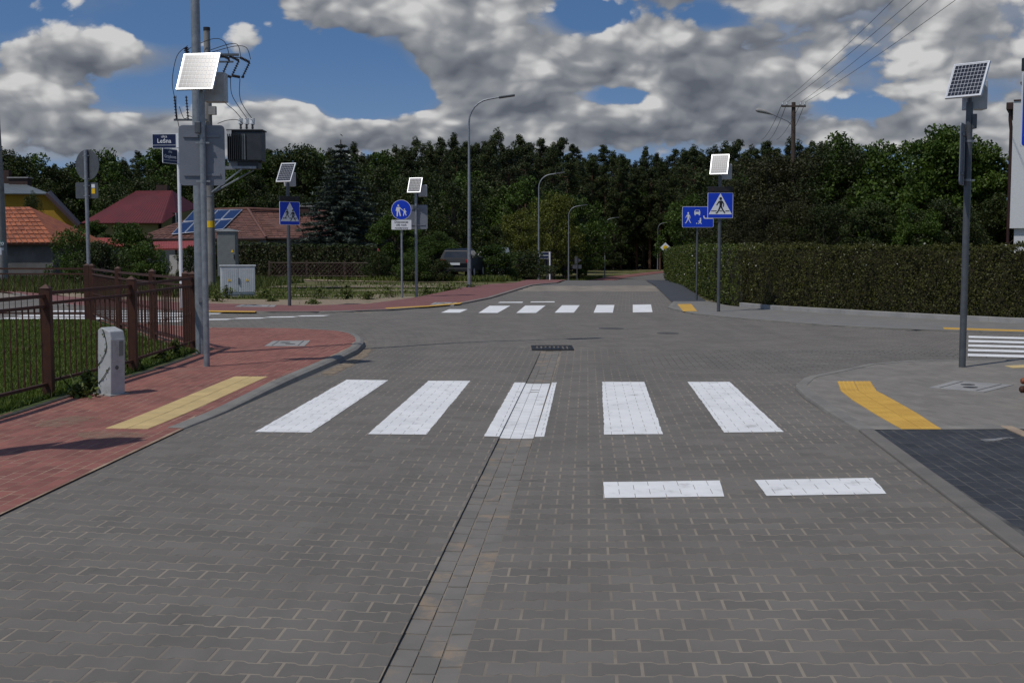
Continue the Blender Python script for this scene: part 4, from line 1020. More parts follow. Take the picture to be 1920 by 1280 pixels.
# street-name post
l = GZ(341, 577, ZF); r = thing('street_name_post', 'white street-name post with two navy name plates', 'street sign', l)
m = MB(); m.tube([(0, 0, -.05), (0, 0, zp(250, l))], .045, 14); m.build('post', MT['white'], r, smooth=True)
def nameplate(z, yaw, s, w=.62, h=.36, off=-.36, border='white'):
    e = bpy.data.objects.new('name_plate', None)
    m = MB(); m.plate(rrect(w, h, .015, 3, off, z), -.008, .008); o = m.build('name_plate', MT['white'], r); o.rotation_euler = (0, 0, yaw)
    m = MB(); m.plate(rrect(w*.96, h*.93, .012, 3, off, z), -.0105, -.008); m.build('navy_field', MT['navy'], o)
    m = MB(); m.plate([(off-w*.48, z-h*.27), (off+w*.48, z-h*.27), (off+w*.48, z-h*.29), (off-w*.48, z-h*.29)], -.0125, -.0105); m.build('white_line', MT['white'], o)
    text(o, 'lettering', 'ulica', .085, (off, -.0115, z+h*.24), 'white', bold=.0006); text(o, 'lettering', s, .15 if len(s) < 6 else .115, (off, -.0115, z-h*.12), 'white', bold=.0016)
    m = MB(); m.tube([(0, 0, z-h*.5), (0, 0, z-h*.46)], .05, 12); m.build('clamp', MT['galv'], o)
nameplate(zp(264.5, l), R(-5), 'Leśna'); nameplate(zp(295, l), R(70), 'Grzybowa', .60)
# round sign seen from behind
l = GZ(168, 566, ZF); r = thing('round_sign', 'dark back of a round sign with a square plate below, far left', 'road sign', l)
pole(r, zp(281, l), .05, 'galv'); z1, z2 = zp(309, l), zp(357, l); m = MB(); m.plate(disc(.42, 40, -.0, z1), .052, .066); o = m.build('sign_board', MT['galv_dark'], r); o.rotation_euler = (0, 0, R(-24))
m = MB(); m.plate(rrect(.66, .44, .03, 3, -.02, z2), .052, .066); q = m.build('square_plate', MT['galv_dark'], r); q.rotation_euler = (0, 0, R(-8))
m = MB(); m.plate(rrect(.1, .14, .01, 2, .17, z2-.02), .048, .0515); m.build('yellow_sticker', MT['yellow_sign'], q); m = MB(); m.plate(rrect(.1, .1, .01, 2, .17, z2+.12), .048, .0515); m.build('pale_sticker', MT['white'], q)
clamps(r, (z1+.25, z1-.38, z2+.13, z2-.15), .056)
# sign just outside the left of the view (its shadow falls on the red pavement)
r = thing('solar_sign', 'sign beside the near left pavement whose shadow falls on the red bricks', 'road sign', (-4.95, 8.15, .04))
pole(r, 3.6, .04); back_board(r, 2.75, .62, .82, R(75)); solar_unit(r, 3.8, (-.1, -.85, .5), .48, .56)
# crossing sign at the right edge
r = thing('crossing_sign', 'blue crossing sign cut off by the right frame edge', 'road sign', (5.50, 12.5, Zr(5.6, 12.5)))
pole(r, 3.9, .042, 'galv_dark'); d6(r, 2.90, .75, y=-.055); clamps(r, (3.1, 2.7), .048)
# low rusty rail end at the right edge
x, y = spot(1925, 766, Zr); r = thing('rusty_rail', 'rust brown low rail end poking in at the right edge', 'railing', (x, y, Zr(x, y)))
m = MB(); m.tube([(.02, 0, -.02), (.02, 0, .31)], .012, 8); m.build('stake', MT['rust'], r)
MT['rust_orange'] = mat('rusty orange', (.28, .085, .035), (.2, .06, .03), .7, 12, .3, 80)
m = MB(); m.tube([(-.062, 0, .265), (-.05, 0, .265), (.5, .05, .265)], [.02, .03, .032], 12); m.build('rail', MT['rust_orange'], r, smooth=True)
m = MB(); m.tube([(-.072, 0, .185), (-.058, 0, .185), (.5, .05, .185)], [.02, .034, .036], 12); m.build('rail', MT['rust'], r, smooth=True)
# yellow diamond and other distant signs
def far_sign(name, label, px, yy, top, build):
    p = at(px, 500, yy); g = Z(p.x, yy); z = at(px, top, yy).z-g
    r = thing(name, label, 'road sign', (p.x, yy, g)); build(r, z)
def dia(r, z):
    pole(r, z+.1, .03, 'galv_dark'); f = lambda s: [(0, z-s), (s, z), (0, z+s), (-s, z)]
    b = board(r, f(.46), MT['white']); m = MB(); m.plate(f(.44), -.0745, -.072); m.build('white_field', MT['white'], b)
    m = MB(); m.plate(f(.26), -.078, -.0745); m.build('yellow_field', MT['yellow_sign'], b)
far_sign('priority_sign', 'yellow and white diamond sign peeking over the hedge end', 1247, 112, 464, dia)
def cross_back(r, z):
    pole(r, z+.35, .04, 'galv_dark'); m = MB(); m.plate(disc(.36, 3, 0, z), .05, .062); m.build('sign_board', MT['galv_dark'], r); m = MB(); m.plate(rrect(.7, .3, .03, 3, 0, z-.5), .05, .062); m.build('lower_plate', MT['galv_dark'], r)
far_sign('distant_sign', 'dim back of a small sign beyond the crest under the trees', 1082, 95, 488, cross_back)
def thin_post(r, z): pole(r, z, .045, 'galv_dark'); m = MB(); m.plate(rrect(.5, .2, .02, 3, 0, z-.1), .05, .06); m.build('sign_board', MT['galv_dark'], r)
far_sign('distant_sign', 'thin dim post left of the second lamp', 985, 78, 478, thin_post)
def name_far(r, z):
    m = MB(); m.tube([(0, 0, 0), (0, 0, z)], .05, 10); m.build('post', MT['white'], r)
    for k in (0, 1):
        m = MB(); m.plate(rrect(.62, .2, .02, 3, -.36, z-.12-k*.22), -.01, .01); o = m.build('name_plate', MT['white'], r); m = MB(); m.plate(rrect(.58, .16, .02, 3, -.36, z-.12-k*.22), -.013, -.01); m.build('navy_field', MT['navy'], o)
far_sign('street_name_post', 'small white street-name post beside the second lamp', 1031, 79, 472, name_far)
def edge_on(r, z):
    pole(r, z, .04, 'galv_dark'); m = MB(); m.plate(rrect(.6, .9, .03, 3, 0, z-.45), .05, .062); o = m.build('sign_board', MT['navy'], r); o.rotation_euler = (0, 0, R(70))
far_sign('distant_sign', 'blue edge-on sign close to the small street-name post', 1026, 79.6, 480, edge_on)

# ------------------------------------------------------------------ vegetation
rng = np.random.default_rng(11)
def leaves(centers, radii, n, size, aspect=.5, up=.4, droop=0, flat=1.0, out=0.):
    """n leaf quads scattered in ellipsoidal clumps; returns verts (n*4,3), tone"""
    centers = np.asarray(centers, float); radii = np.asarray(radii, float)
    if radii.ndim == 1: radii = np.repeat(radii[:, None], 3, 1)*np.array([1, 1, flat])
    w = (radii[:, 0]**2); w /= w.sum(); k = rng.choice(len(centers), n, p=w)
    d = rng.normal(size=(n, 3)); d /= np.linalg.norm(d, axis=1, keepdims=True)
    r = rng.random(n)**(1/2.2)*.45+.55*rng.random(n)**.25
    p = centers[k]+d*radii[k]*r[:, None]
    nrm = rng.normal(size=(n, 3))+np.array([0, 0, up])+d*out; nrm /= np.linalg.norm(nrm, axis=1, keepdims=True)
    a = np.cross(nrm, rng.normal(size=(n, 3))); a /= np.linalg.norm(a, axis=1, keepdims=True); b = np.cross(nrm, a)
    s = size*(.6+.8*rng.random(n))[:, None]
    V = np.stack([p-a*s*.5, p-b*s*aspect*.5, p+a*s*.5, p+b*s*aspect*.5], 1)
    if droop: V[:, 2, 2] -= droop*s[:, 0]
    tone = rng.random(n)*.8+.2*rng.random(len(centers))[k]
    return V.reshape(-1, 3), tone
TV = {}
def tree_meshes(key, H, build): TV[key] = (H,)+build
def limb(m, p, q, r0, r1, n=7, bend=.1, seg=4):
    p, q = Vector(p), Vector(q); o = Vector((random.uniform(-1, 1), random.uniform(-1, 1), 0))*(q-p).length*bend
    pts = [p.lerp(q, i/seg)+o*math.sin(math.pi*i/seg) for i in range(seg+1)]
    m.tube(pts, [r0+(r1-r0)*i/seg for i in range(seg+1)], n)
def deciduous(H, rad, base, nclump, nleaf, size, squash=.8, open_=.9, trunk_r=.12, seed=0, stems=1):
    random.seed(seed); m = MB(); cs = []; rs = []
    for s in range(stems):
        ox, oy = (random.uniform(-.4, .4)*rad, random.uniform(-.3, .3)*rad) if stems > 1 else (0, 0)
        top = Vector((ox*1.3+random.uniform(-.1, .1)*rad, oy, H*.82)); m.tube([(ox, oy, -.1), (ox*1.05, oy, H*.2), (ox*1.15, oy, H*.5), top], [trunk_r*1.25, trunk_r, trunk_r*.6, trunk_r*.15], 8)
        for i in range(nclump//stems):
            t = random.random(); h = base+(H-base)*(.05+.95*t**.85)
            prof = math.sin(math.pi*min(1, .18+.82*(h-base)/(H-base)*.95))**.7
            a = random.uniform(0, 6.283); rr = rad*prof*random.uniform(.35, 1.05)
            c = Vector((ox+rr*math.cos(a), oy+rr*math.sin(a), h+random.uniform(-.05, .05)*H)); cr = rad*random.uniform(.14, .34)*open_
            cs.append(c); rs.append((cr, cr, cr*squash))
            if i % 2 == 0: limb(m, (ox*1.1, oy, max(.15*H, h-.25*H*random.random()-.06*H)), c, trunk_r*.35, .012, 5)
    V, T = leaves(cs, rs, nleaf, size, .55, .5, .1)
    return m.mesh('trunk'), fast_quads('crown', V, T)
def pine(H, rad, base, nb, nq, seed):
    random.seed(seed); m = MB(); m.tube([(0, 0, -.2), (.1, 0, H*.4), (-.05, .1, H*.75), (0, 0, H*.98)], [.2, .16, .09, .02], 7)
    cs = []; rs = []
    for i in range(nb):
        t = (i+random.random())/nb; h = base+(H-base)*t; a = random.uniform(0, 6.283)
        L = rad*(1-t**1.6)**.62*(.45+.55*min(1, t*3+.2))*random.uniform(.4, 1.15)
        c = Vector((L*math.cos(a), L*math.sin(a), h+L*random.uniform(-.05, .22)))
        for f in (.45, .75, 1.0):
            q = Vector((c.x*f, c.y*f, h+(c.z-h)*f)); k = rad*random.uniform(.12, .25)*(.75+.4*(1-t)); cs.append(q+Vector((0, 0, random.uniform(-.4, .4)))); rs.append((k, k, k*random.uniform(.55, .95)))
        if t < .9: limb(m, (0, 0, h-.15), c, .05, .012, 4, .05, 2)
    cs.append(Vector((0, 0, H))); rs.append((.35, .35, .4))
    V, T = leaves(cs, rs, nq, .38, .2, .6, 0, 1, .3)
    return m.mesh('trunk'), fast_quads('crown', V, T)
def spruce(H, rad, seed, nq):
    random.seed(seed); m = MB(); m.tube([(0, 0, -.1), (0, 0, H*.5), (0, 0, H)], [.14, .09, .015], 8); cs = []; rs = []
    h = H*.05
    while h < H*.985:
        t = h/H; L = rad*(1-t)**.85*random.uniform(.85, 1.1); n = max(4, int(11*(1-t)+3)); a0 = random.random()*6
        for i in range(n):
            a = a0+6.283*i/n+random.uniform(-.2, .2); LL = L*random.uniform(.75, 1.12); e = Vector((LL*math.cos(a), LL*math.sin(a), h-.12*LL))
            limb(m, (0, 0, h), e, .025, .006, 4, .03, 2)
            for f in (.3, .55, .8, 1.0): q = Vector((e.x*f, e.y*f, h-.16*LL*f+.05)); k = .10+.2*LL/rad*(1.15-.5*f); cs.append(q); rs.append((k, k, k*.42))
        h += H*.036
    cs.append(Vector((0, 0, H+.05))); rs.append((.06, .06, .3))
    V, T = leaves(cs, rs, nq, .20, .24, .5, .2, 1, .3)
    return m.mesh('trunk'), fast_quads('crown', V, T)
def plant(key, name, label, cat, loc, H, leaf, bark='bark', group=None, rz=None, sx=1.0):
    h0, tm, cm = TV[key]; o = thing(name, label, cat, loc, random.uniform(0, 6.28) if rz is None else rz, group); s = H/h0; o.scale = (s*sx, s*sx, s)
    for nm, me, mt in (('trunk', tm, bark), ('crown', cm, leaf)):
        c = bpy.data.objects.new(nm, me); COL.objects.link(c); c.parent = o
        if not me.materials: me.materials.append(None)
        c.material_slots[0].link = 'OBJECT'; c.material_slots[0].material = MT[mt]
    return o
for i in range(5): TV['pine%d' % i] = (18,)+pine(18, [3.0, 2.6, 3.3, 2.4, 2.9][i], [4.5, 6, 3.5, 7, 5][i], [62, 56, 66, 52, 60][i], 13000, 100+i)
for i in range(3): TV['far%d' % i] = (10,)+deciduous(10, [3.8, 3.2, 4.4][i], [1.2, .8, 1.5][i], 95, 11000, .26, seed=200+i, trunk_r=.2)
for i in range(3): TV['wal%d' % i] = (5,)+deciduous(5, [2.0, 1.8, 2.3][i], [.7, .5, .9][i], 95, 21000, .125, .75, seed=300+i, trunk_r=.10, stems=2)
for i in range(2): TV['thick%d' % i] = (5,)+deciduous(5, [1.5, 1.7][i], .2, 110, 20000, .085, 1.2, seed=320+i, trunk_r=.07, stems=3)
for i in range(3): TV['bush%d' % i] = (2,)+deciduous(2, [1.3, 1.1, 1.5][i], .12, 60, 7500, .10, .8, 1.1, seed=340+i, trunk_r=.04, stems=3)
TV['spruce'] = (8,)+spruce(8, 2.3, 5, 42000)
random.seed(3)
# forest wall: pines, in two or three ranks
GRP = 'pines of the forest behind the junction'
n = 0
for rank, (yy, step, hh) in enumerate(((150, 27, 0), (172, 24, .6), (196, 20, 1.2), (222, 20, 1.8))):
    px = -60+rank*9
    while px < 1600:
        y = yy+random.uniform(-7, 7)+(45 if 1080 < px < 1300 else 0)
        x = (px-960)/FOC*y; g = Z(x, y)
        tp = 275+13*math.sin(px*.011+1)+random.uniform(-14, 26)                     # tree-top line of the wood
        if px < 480: tp += 34-max(0, (px-300))*.12
        if 420 < px < 470: tp += 6
        if px > 1380: tp += 6
        tp += 10*max(0, 2-rank)+(16 if rank == 3 else 0)
        H = (460-tp)/FOC*y+EYE-g
        plant('pine%d' % random.randrange(5), 'pine_tree', 'dark pine of the forest wall '+next(w for lim, w in ((170, 'above the yellow house'), (330, 'above the red roofed house'), (520, 'behind the transformer pole'), (700, 'behind the blue spruce'), (880, 'left of the nearest street lamp'), (1010, 'between the first two street lamps'), (1140, 'behind the third street lamp'), (1290, 'above the road bend'), (1420, 'behind the far crossing sign'), (1e9, 'behind the wooden pole and walnuts')) if px < lim), 'tree', (x, y, g), H, 'pine', 'pine_bark', GRP, sx=random.uniform(.95, 1.3)); n += 1
        px += step*random.uniform(.7, 1.3)
# understorey below the pines closes the gaps
k = 0
for px in range(-60, 1620, 26):
    y = 136+random.uniform(-6, 6); x = (px-960)/FOC*y
    if 1085 < px < 1290: y = 208+random.uniform(0, 14); x = (px-960)/FOC*y
    plant('far%d' % random.randrange(3), 'young_tree', 'dark young tree at the forest foot '+next(w for lim, w in ((330, 'behind the left houses'), (700, 'behind the brown tiled house'), (900, 'behind the round blue sign'), (1090, 'behind the second street lamp'), (1300, 'along the road bend'), (1e9, 'behind the thicket')) if px < lim), 'tree', (x, y, Z(x, y)-.3), random.uniform(8, 12), random.choice(['leaf_dark', 'leaf_dark', 'leaf_mid']), group='young trees at the forest foot')
for px in range(1085, 1300, 17):
    y = 203+random.uniform(-4, 6); x = (px-960)/FOC*y
    plant('bush%d' % random.randrange(3), 'shrub', 'low dark shrub closing the view beyond the road bend', 'shrub', (x, y, Z(x, y)), random.uniform(3.2, 5), 'leaf_dark', group='shrubs beyond the road bend', sx=1.6)
def tr(key, px, py_top, y, leaf, label, name='tree', g=None, sx=1.0, bark='bark', zoff=0):
    x = (px-960)/FOC*y; gz = Z(x, y)+zoff; H = at(px, py_top, y).z-gz; return plant(key, name, label, 'tree' if 'bush' not in name and 'shrub' not in name else 'shrub', (x, y, gz), H, leaf, bark, g, sx=sx)
# trees either side of the far road
tr('far0', 975, 398, 112, 'leaf_light', 'yellow-green broadleaf tree left of the second lamp', sx=.95); tr('far2', 1036, 372, 118, 'leaf_light', 'tall yellow-green tree between the second and third lamps', sx=.85)
tr('far1', 1098, 402, 156, 'leaf_mid', 'fresh green tree behind the third lamp'); tr('far2', 1206, 358, 200, 'leaf_mid', 'rounded green tree above the road bend', sx=.9)
tr('far0', 1262, 380, 196, 'leaf_dark', 'dark tree behind the blue zone sign'); tr('far1', 1150, 420, 190, 'leaf_dark', 'dark tree closing the view at the road bend'); tr('far1', 1215, 405, 215, 'leaf_mid', 'far green tree inside the road bend')
tr('far1', 930, 430, 98, 'leaf_dark', 'dark low tree beside the grey roofed shed'); tr('far0', 850, 350, 95, 'leaf_dark', 'dark broadleaf tree behind the parked car', sx=.9); tr('far2', 785, 330, 100, 'leaf_dark', 'large dark tree behind the round blue sign', sx=.8)
tr('far1', 715, 325, 105, 'leaf_dark', 'dark tree right of the blue spruce', sx=.9); tr('far0', 690, 350, 92, 'leaf_dark', 'dark broadleaf tree touching the blue spruce'); tr('far2', 560, 372, 98, 'leaf_dark', 'dark tree behind the brown tiled house', sx=.9); tr('far1', 480, 340, 110, 'leaf_dark', 'dark tree behind the transformer')
tr('far0', 220, 350, 125, 'leaf_dark', 'dark tree behind the red roofed house', sx=1.0); tr('far2', 90, 345, 130, 'leaf_dark', 'dark tree behind the yellow house'); tr('far1', 390, 372, 112, 'leaf_dark', 'dark tree right of the red roofed house')
tr('spruce', 642, 262, 72, 'spruce', 'tall blue-green spruce beside the brown tiled house', 'spruce_tree', sx=1.6)
tr('wal0', 735, 398, 66, 'leaf_mid', 'bright green garden tree right of the spruce', sx=1.05); tr('wal2', 800, 440, 63, 'leaf_mid', 'low green garden tree left of the parked car', sx=1.2); tr('bush1', 935, 466, 66, 'leaf_mid', 'green shrub right of the parked car', 'shrub', sx=1.4); tr('bush0', 985, 474, 72, 'leaf_dark', 'dark shrub by the thin far post', 'shrub', sx=1.5)
tr('bush1', 822, 490, 60, 'leaf_dark', 'dark shrub left of the parked car', 'shrub', sx=1.2); tr('bush2', 705, 476, 63, 'leaf_dark', 'dark shrub at the end of the lattice fence', 'shrub', sx=1.1); tr('bush0', 770, 478, 60, 'leaf_mid', 'green shrub behind the two sign poles', 'shrub', sx=1.3)
# garden shrubs on the left
tr('bush0', 150, 436, 50, 'leaf_mid', 'leafy shrub before the orange tiled shed', 'shrub', sx=.7); tr('bush2', 235, 430, 48, 'leaf_mid', 'tall leafy shrub left of the white name post', 'shrub', sx=.75); tr('bush1', 190, 462, 46, 'leaf_dark', 'dark shrub behind the far railing', 'shrub', sx=1.0); tr('bush0', 285, 462, 47, 'leaf_mid', 'low green shrub beside the white name post', 'shrub', sx=.9)
tr('wal1', 178, 418, 74, 'leaf_mid', 'small tree in front of the red roofed house'); tr('bush1', 355, 468, 55, 'leaf_dark', 'dark shrub by the carport', 'shrub', sx=1.0); tr('thick0', 68, 368, 95, 'leaf_dark', 'narrow conifer at the yellow house gable', 'conifer', sx=.6)
# right side: thicket and walnut trees behind the hedge
for px, top, y, key, leaf, l in ((1392, 345, 47, 'thick0', 'leaf_brown', 'brownish thicket tree nearest the crossing sign'), (1450, 305, 46, 'thick1', 'leaf_brown', 'tall brownish thicket tree left of the wooden pole'), (1515, 300, 45, 'thick0', 'leaf_brown', 'brownish thicket tree around the wooden pole'), (1570, 292, 44, 'thick1', 'leaf_dark', 'dark thicket tree right of the wooden pole'),
                                 (1425, 395, 42, 'thick1', 'leaf_brown', 'low brown thicket bush over the hedge left end'), (1490, 385, 41, 'thick0', 'leaf_brown', 'low brown thicket bush over the hedge middle'), (1550, 390, 40, 'thick1', 'leaf_dark', 'low dark thicket bush below the walnut trees'),
                                 (1612, 262, 44, 'wal0', 'leaf_mid', 'leafy walnut tree with tall shoots, leftmost of three'), (1690, 258, 42, 'wal2', 'leaf_mid', 'leafy walnut tree behind the right solar pole'), (1765, 262, 41, 'wal1', 'leaf_mid', 'leafy walnut tree with shoots left of the white house'), (1850, 272, 41, 'wal0', 'leaf_mid', 'walnut tree touching the white house'),
                                 (1640, 385, 38, 'wal1', 'leaf_dark', 'low green growth under the left walnut tree'), (1725, 390, 37, 'wal0', 'leaf_mid', 'low bright growth behind the hedge'), (1800, 385, 37, 'wal2', 'leaf_dark', 'low dark growth by the right solar pole'), (1870, 372, 39, 'wal1', 'leaf_dark', 'low dark growth beside the downpipe')):
    tr(key, px, top, y, leaf, l, sx=1.15 if 'thick' in key else 1.0)
tr('wal2', 1340, 420, 60, 'leaf_dark', 'dark tree behind the far crossing sign', sx=1.1); tr('far0', 1400, 350, 90, 'leaf_dark', 'broad dark tree behind the thicket', sx=.9); tr('far1', 1330, 375, 100, 'leaf_dark', 'dark tree left of the thicket'); tr('far2', 1560, 318, 80, 'leaf_dark', 'dark tree behind the walnuts'); tr('far1', 1480, 330, 75, 'leaf_brown', 'brown-green tree behind the wooden pole')

# clipped hedge with two faces
def hedge(name, label, line, depth, h, per_m2, size, mat_top, seed, white=0, mix=None):
    random.seed(seed); o = thing(name, label, 'hedge')
    L = length(line); P = resample(line, max(3, int(L/.25))); Q = offset(P, depth)
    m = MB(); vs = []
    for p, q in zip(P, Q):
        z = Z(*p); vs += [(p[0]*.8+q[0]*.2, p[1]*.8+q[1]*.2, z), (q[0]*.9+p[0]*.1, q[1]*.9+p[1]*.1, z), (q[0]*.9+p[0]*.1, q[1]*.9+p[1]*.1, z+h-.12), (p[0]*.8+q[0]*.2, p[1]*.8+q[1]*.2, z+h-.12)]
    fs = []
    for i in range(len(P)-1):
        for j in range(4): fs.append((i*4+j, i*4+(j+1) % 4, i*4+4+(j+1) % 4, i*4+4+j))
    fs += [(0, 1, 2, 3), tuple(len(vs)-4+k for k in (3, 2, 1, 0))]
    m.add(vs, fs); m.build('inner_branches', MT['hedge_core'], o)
    n = int(L*(h*1.3+depth)*per_m2); V = []; T = []
    W = [random.random() for _ in range(400)]
    def bumpf(s, z): return .05*math.sin(s*3.1+z*2)+.04*math.sin(s*7.7-z*5.1)+.03*math.sin(s*17+z*9)
    fl = []
    for _ in range(n):
        s = random.random()*L; i = min(len(P)-2, int(s/L*(len(P)-1))); f = s/L*(len(P)-1)-i
        p = Vector((*P[i], 0)).lerp(Vector((*P[i+1], 0)), f); q = Vector((*Q[i], 0)).lerp(Vector((*Q[i+1], 0)), f); z = Z(p.x, p.y)
        u = random.random()
        if u < .62: zz = h*random.random()**.9; a = bumpf(s, zz)-.02+random.gauss(0, .02)+.10*(1 if zz < .1 else 0); c = p+(q-p)*(a/depth)+Vector((0, 0, z+zz)); nn = (p-q).normalized()
        elif u < .9: t = random.random(); c = p.lerp(q, t)+Vector((0, 0, z+h-.03+bumpf(s, t)*.8+random.gauss(0, .018)+.02*math.sin(s*.9))); nn = Vector((0, 0, 1))
        else: t = random.random(); c = p.lerp(q, t)+Vector((0, 0, z+h*random.random())); nn = Vector((random.gauss(0, 1), random.gauss(0, 1), 1))
        if u > .88 and random.random() < .05: c += Vector((0, 0, random.uniform(.02, .12)))
        d = (nn*.8+Vector((random.gauss(0, .7), random.gauss(0, .7), random.gauss(0, .7)))).normalized(); a = d.cross(Vector((random.gauss(0, 1), random.gauss(0, 1), random.gauss(0, 1)))).normalized(); b = d.cross(a); r = size*random.uniform(.6, 1.4)
        quad = [c-a*r*.5, c-b*r*.3, c+a*r*.5, c+b*r*.3]
        if white and random.random() < white*(1.6 if c.z-z > h*.55 else .5): fl += quad
        else: V += quad; T.append(random.random())
    cut = int(len(T)*.5)
    link('foliage', fast_quads('foliage', np.array([tuple(v) for v in V]), T), mat_top, o)
    if fl: link('blossom', fast_quads('blossom', np.array([tuple(v) for v in fl]), [random.random() for _ in range(len(fl)//4)]), MT['flower'], o)
    return o
hf = [(5.86, 31.7), (6.5, 30.1), (7.85, 28.1), (8.7, 26.9), (10.4, 24.85), (15, 22.9), (20, 20.8)]
hedge('hedge', 'long brownish clipped hedge behind the right pavement', hf, .8, 1.60, 1150, .046, MT['hedge_b'], 21, .004)
hl = [(7.75, 62), (7.25, 54.5), (6.2, 42), (5.75, 35), (5.82, 31.6)]
hedge('hedge', 'greener flowering hedge face running along the far road', hl, .8, 1.58, 520, .055, MT['hedge_a'], 22, .013)
hedge('hedge', 'dark garden hedge in front of the brown tiled house', [(-17.0, 66), (-12, 65), (-7.3, 64)], .9, 1.75, 150, .13, MT['leaf_dark'], 23)
# grass and weeds
def tuft_field(name, label, n, gen, mt, kind='stuff'):
    V = []; T = []
    for _ in range(n):
        x, y, h, w = gen()
        if x is None: continue
        z = Z(x, y)-.03; a = random.uniform(0, 6.28); lx, ly = random.gauss(0, .3)*h, random.gauss(0, .3)*h; dx, dy = math.cos(a)*w, math.sin(a)*w
        V += [(x-dx, y-dy, z), (x+dx, y+dy, z), (x+lx, y+ly, z+h)]; T.append(random.random())
    return tag(link(name, fast_quads(name, np.array(V), T, 3), MT[mt]), label, kind=kind)
random.seed(9)
def gen_field():
    y = 34+44*random.random()**1.3; x = random.uniform(-.44*y, -.02*y)
    e = -2.9+(y-36.7)*.125 if y > 36.7 else -3.8
    if x > e-.15 or (y < 37.5+max(0, (-9-x))*1.1): return None, 0, 0, 0
    d = math.sin(x*.9+y*.35)+math.sin(x*.37-y*.9+2)+.6*math.sin(x*2.3+1)
    if d < .25 and random.random() < .88: return None, 0, 0, 0
    if 47.3 < y+.1*math.sin(x) < 49 and random.random() < .85: return None, 0, 0, 0
    if 58.4 < y < 61 and random.random() < .85: return None, 0, 0, 0
    return x, y, random.uniform(.05, .17), random.uniform(.012, .028)
tuft_field('field_grass', 'patchy meadow grass between the far pavement and the gardens', 27000, gen_field, 'weed')
def gen_far():
    y = 60+90*random.random()**1.4; x = (y-55)*.11+.9+random.uniform(-9, 0)
    for (a, b), (c, d) in zip(FAR_L, FAR_L[1:]):
        if b <= y < d: x = a+(c-a)*(y-b)/(d-b)-2.9-abs(random.gauss(0, 4))
    return x, y, random.uniform(.1, .35), random.uniform(.03, .06)
tuft_field('verge_grass', 'tall verge grass under the trees along the far road', 26000, gen_far, 'weed')
def gen_left():
    x = random.uniform(-26, -9.5); y = 38+random.random()*18-(x+9)*.4
    return x, y, random.uniform(.1, .4), random.uniform(.015, .035)
tuft_field('garden_grass', 'rough tall grass before the sheds on the left', 26000, gen_left, 'weed')
def weed(px, py, h, w, label, n=260):
    x, y = spot(px, py); o = thing('weed', label, 'weed', (x, y, Z(x, y)-.03)); V = []; T = []
    for _ in range(n):
        a = random.uniform(0, 6.28); r = abs(random.gauss(0, .45))*w; zz = random.random()**.8*h*(1-.5*min(1, r/w)); c = Vector((r*math.cos(a), r*math.sin(a), zz)); d = Vector((random.gauss(0, 1), random.gauss(0, 1), random.gauss(.4, .8))).normalized(); b = d.cross(Vector((0, 0, 1)) if abs(d.z) < .9 else Vector((1, 0, 0))).normalized(); s = random.uniform(.05, .12)
        V += [tuple(c-b*s*.3), tuple(c+d*s*.5), tuple(c+b*s*.3), tuple(c-d*s*.5)]; T.append(random.random())
    link('leaves', fast_quads('leaves', np.array(V), T), MT['weed'], o)
    m = MB()
    for _ in range(6): m.tube([(random.gauss(0, .2)*w, random.gauss(0, .2)*w, -.02), (random.gauss(0, .5)*w, random.gauss(0, .5)*w, h*.8)], .006, 4)
    m.build('stems', MT['weed'], o)
for a in ((650, 560, .45, .45, 'dark bushy weed at the gravel verge, left of two'), (725, 557, .42, .7, 'wide bushy weed left of the round sign pole'), (690, 562, .3, .4, 'low weed between the two bushy weeds'), (425, 560, .45, .5, 'leafy weed against the white cabinet'), (405, 566, .4, .5, 'leafy weed at the transformer pole foot'), (586, 570, .16, .25, 'small weed on the gravel'), (510, 566, .14, .2, 'tiny weed beside the white cabinet'), (800, 552, .25, .4, 'low weed right of the solar sign pole'), (497, 556, .3, .5, 'grassy weed right of the white cabinet'), (840, 545, .25, .6, 'grassy weed near the first lamp'), (880, 540, .22, .35, 'grass tuft at the first lamp base'), (600, 556, .3, .6, 'grassy weed behind the turned crossing sign')): weed(*a)
for px, py, h, w, l in ((168, 741, .3, .28, 'leafy weed left of the slim pedestal'), (250, 700, .25, .15, 'weed at the middle fence post'), (330, 676, .35, .2, 'tall weeds at the railing end'), (300, 684, .25, .2, 'weeds under the railing right panel'), (150, 748, .18, .2, 'low weed under the railing')):
    x, y = spot(px, py, Zl); o = weed(px, py, h, w, l, 160)

# ------------------------------------------------------------------ buildings
MT['tile_orange'] = mat('orange clay tile', (.34, .105, .045), (.24, .075, .038), .8, 3, .3, 30, tone=.22, dirt=((.14, .06, .04), 1.5, .55, .75, .6))
MT['tile_brown'] = mat('brown clay tile', (.15, .068, .050), (.11, .052, .042), .8, 3, .3, 30, tone=.2)
MT['tin_red'] = mat('dark red sheet roof', (.115, .018, .018), (.095, .016, .017), .55, .8, .05, 10)
MT['tin_pink'] = mat('faded red sheet roof', (.16, .045, .045), (.13, .04, .04), .6, 2, .05, 10)
MT['tin_bright'] = mat('bright red sheet', (.28, .05, .035), (.22, .04, .03), .6, 2, .05, 10)
MT['tin_grey'] = mat('grey sheet roof', (.12, .135, .14), (.10, .11, .115), .5, 1, .05, 10)
MT['wall_yellow'] = mat('ochre render', (.33, .19, .018), (.29, .165, .016), .9, 1.2, .1, 30)
MT['wall_olive'] = mat('pale olive render', (.20, .175, .07), (.17, .15, .06), .9, 1.2, .1, 30)
MT['wall_grey'] = mat('old grey render', (.13, .125, .12), (.09, .088, .085), .95, 1.2, .3, 20, dirt=((.06, .06, .055), 1.1, .55, .75, .7))
MT['wall_white'] = mat('white render', (.60, .605, .61), (.56, .565, .57), .9, 30, .5, 60)
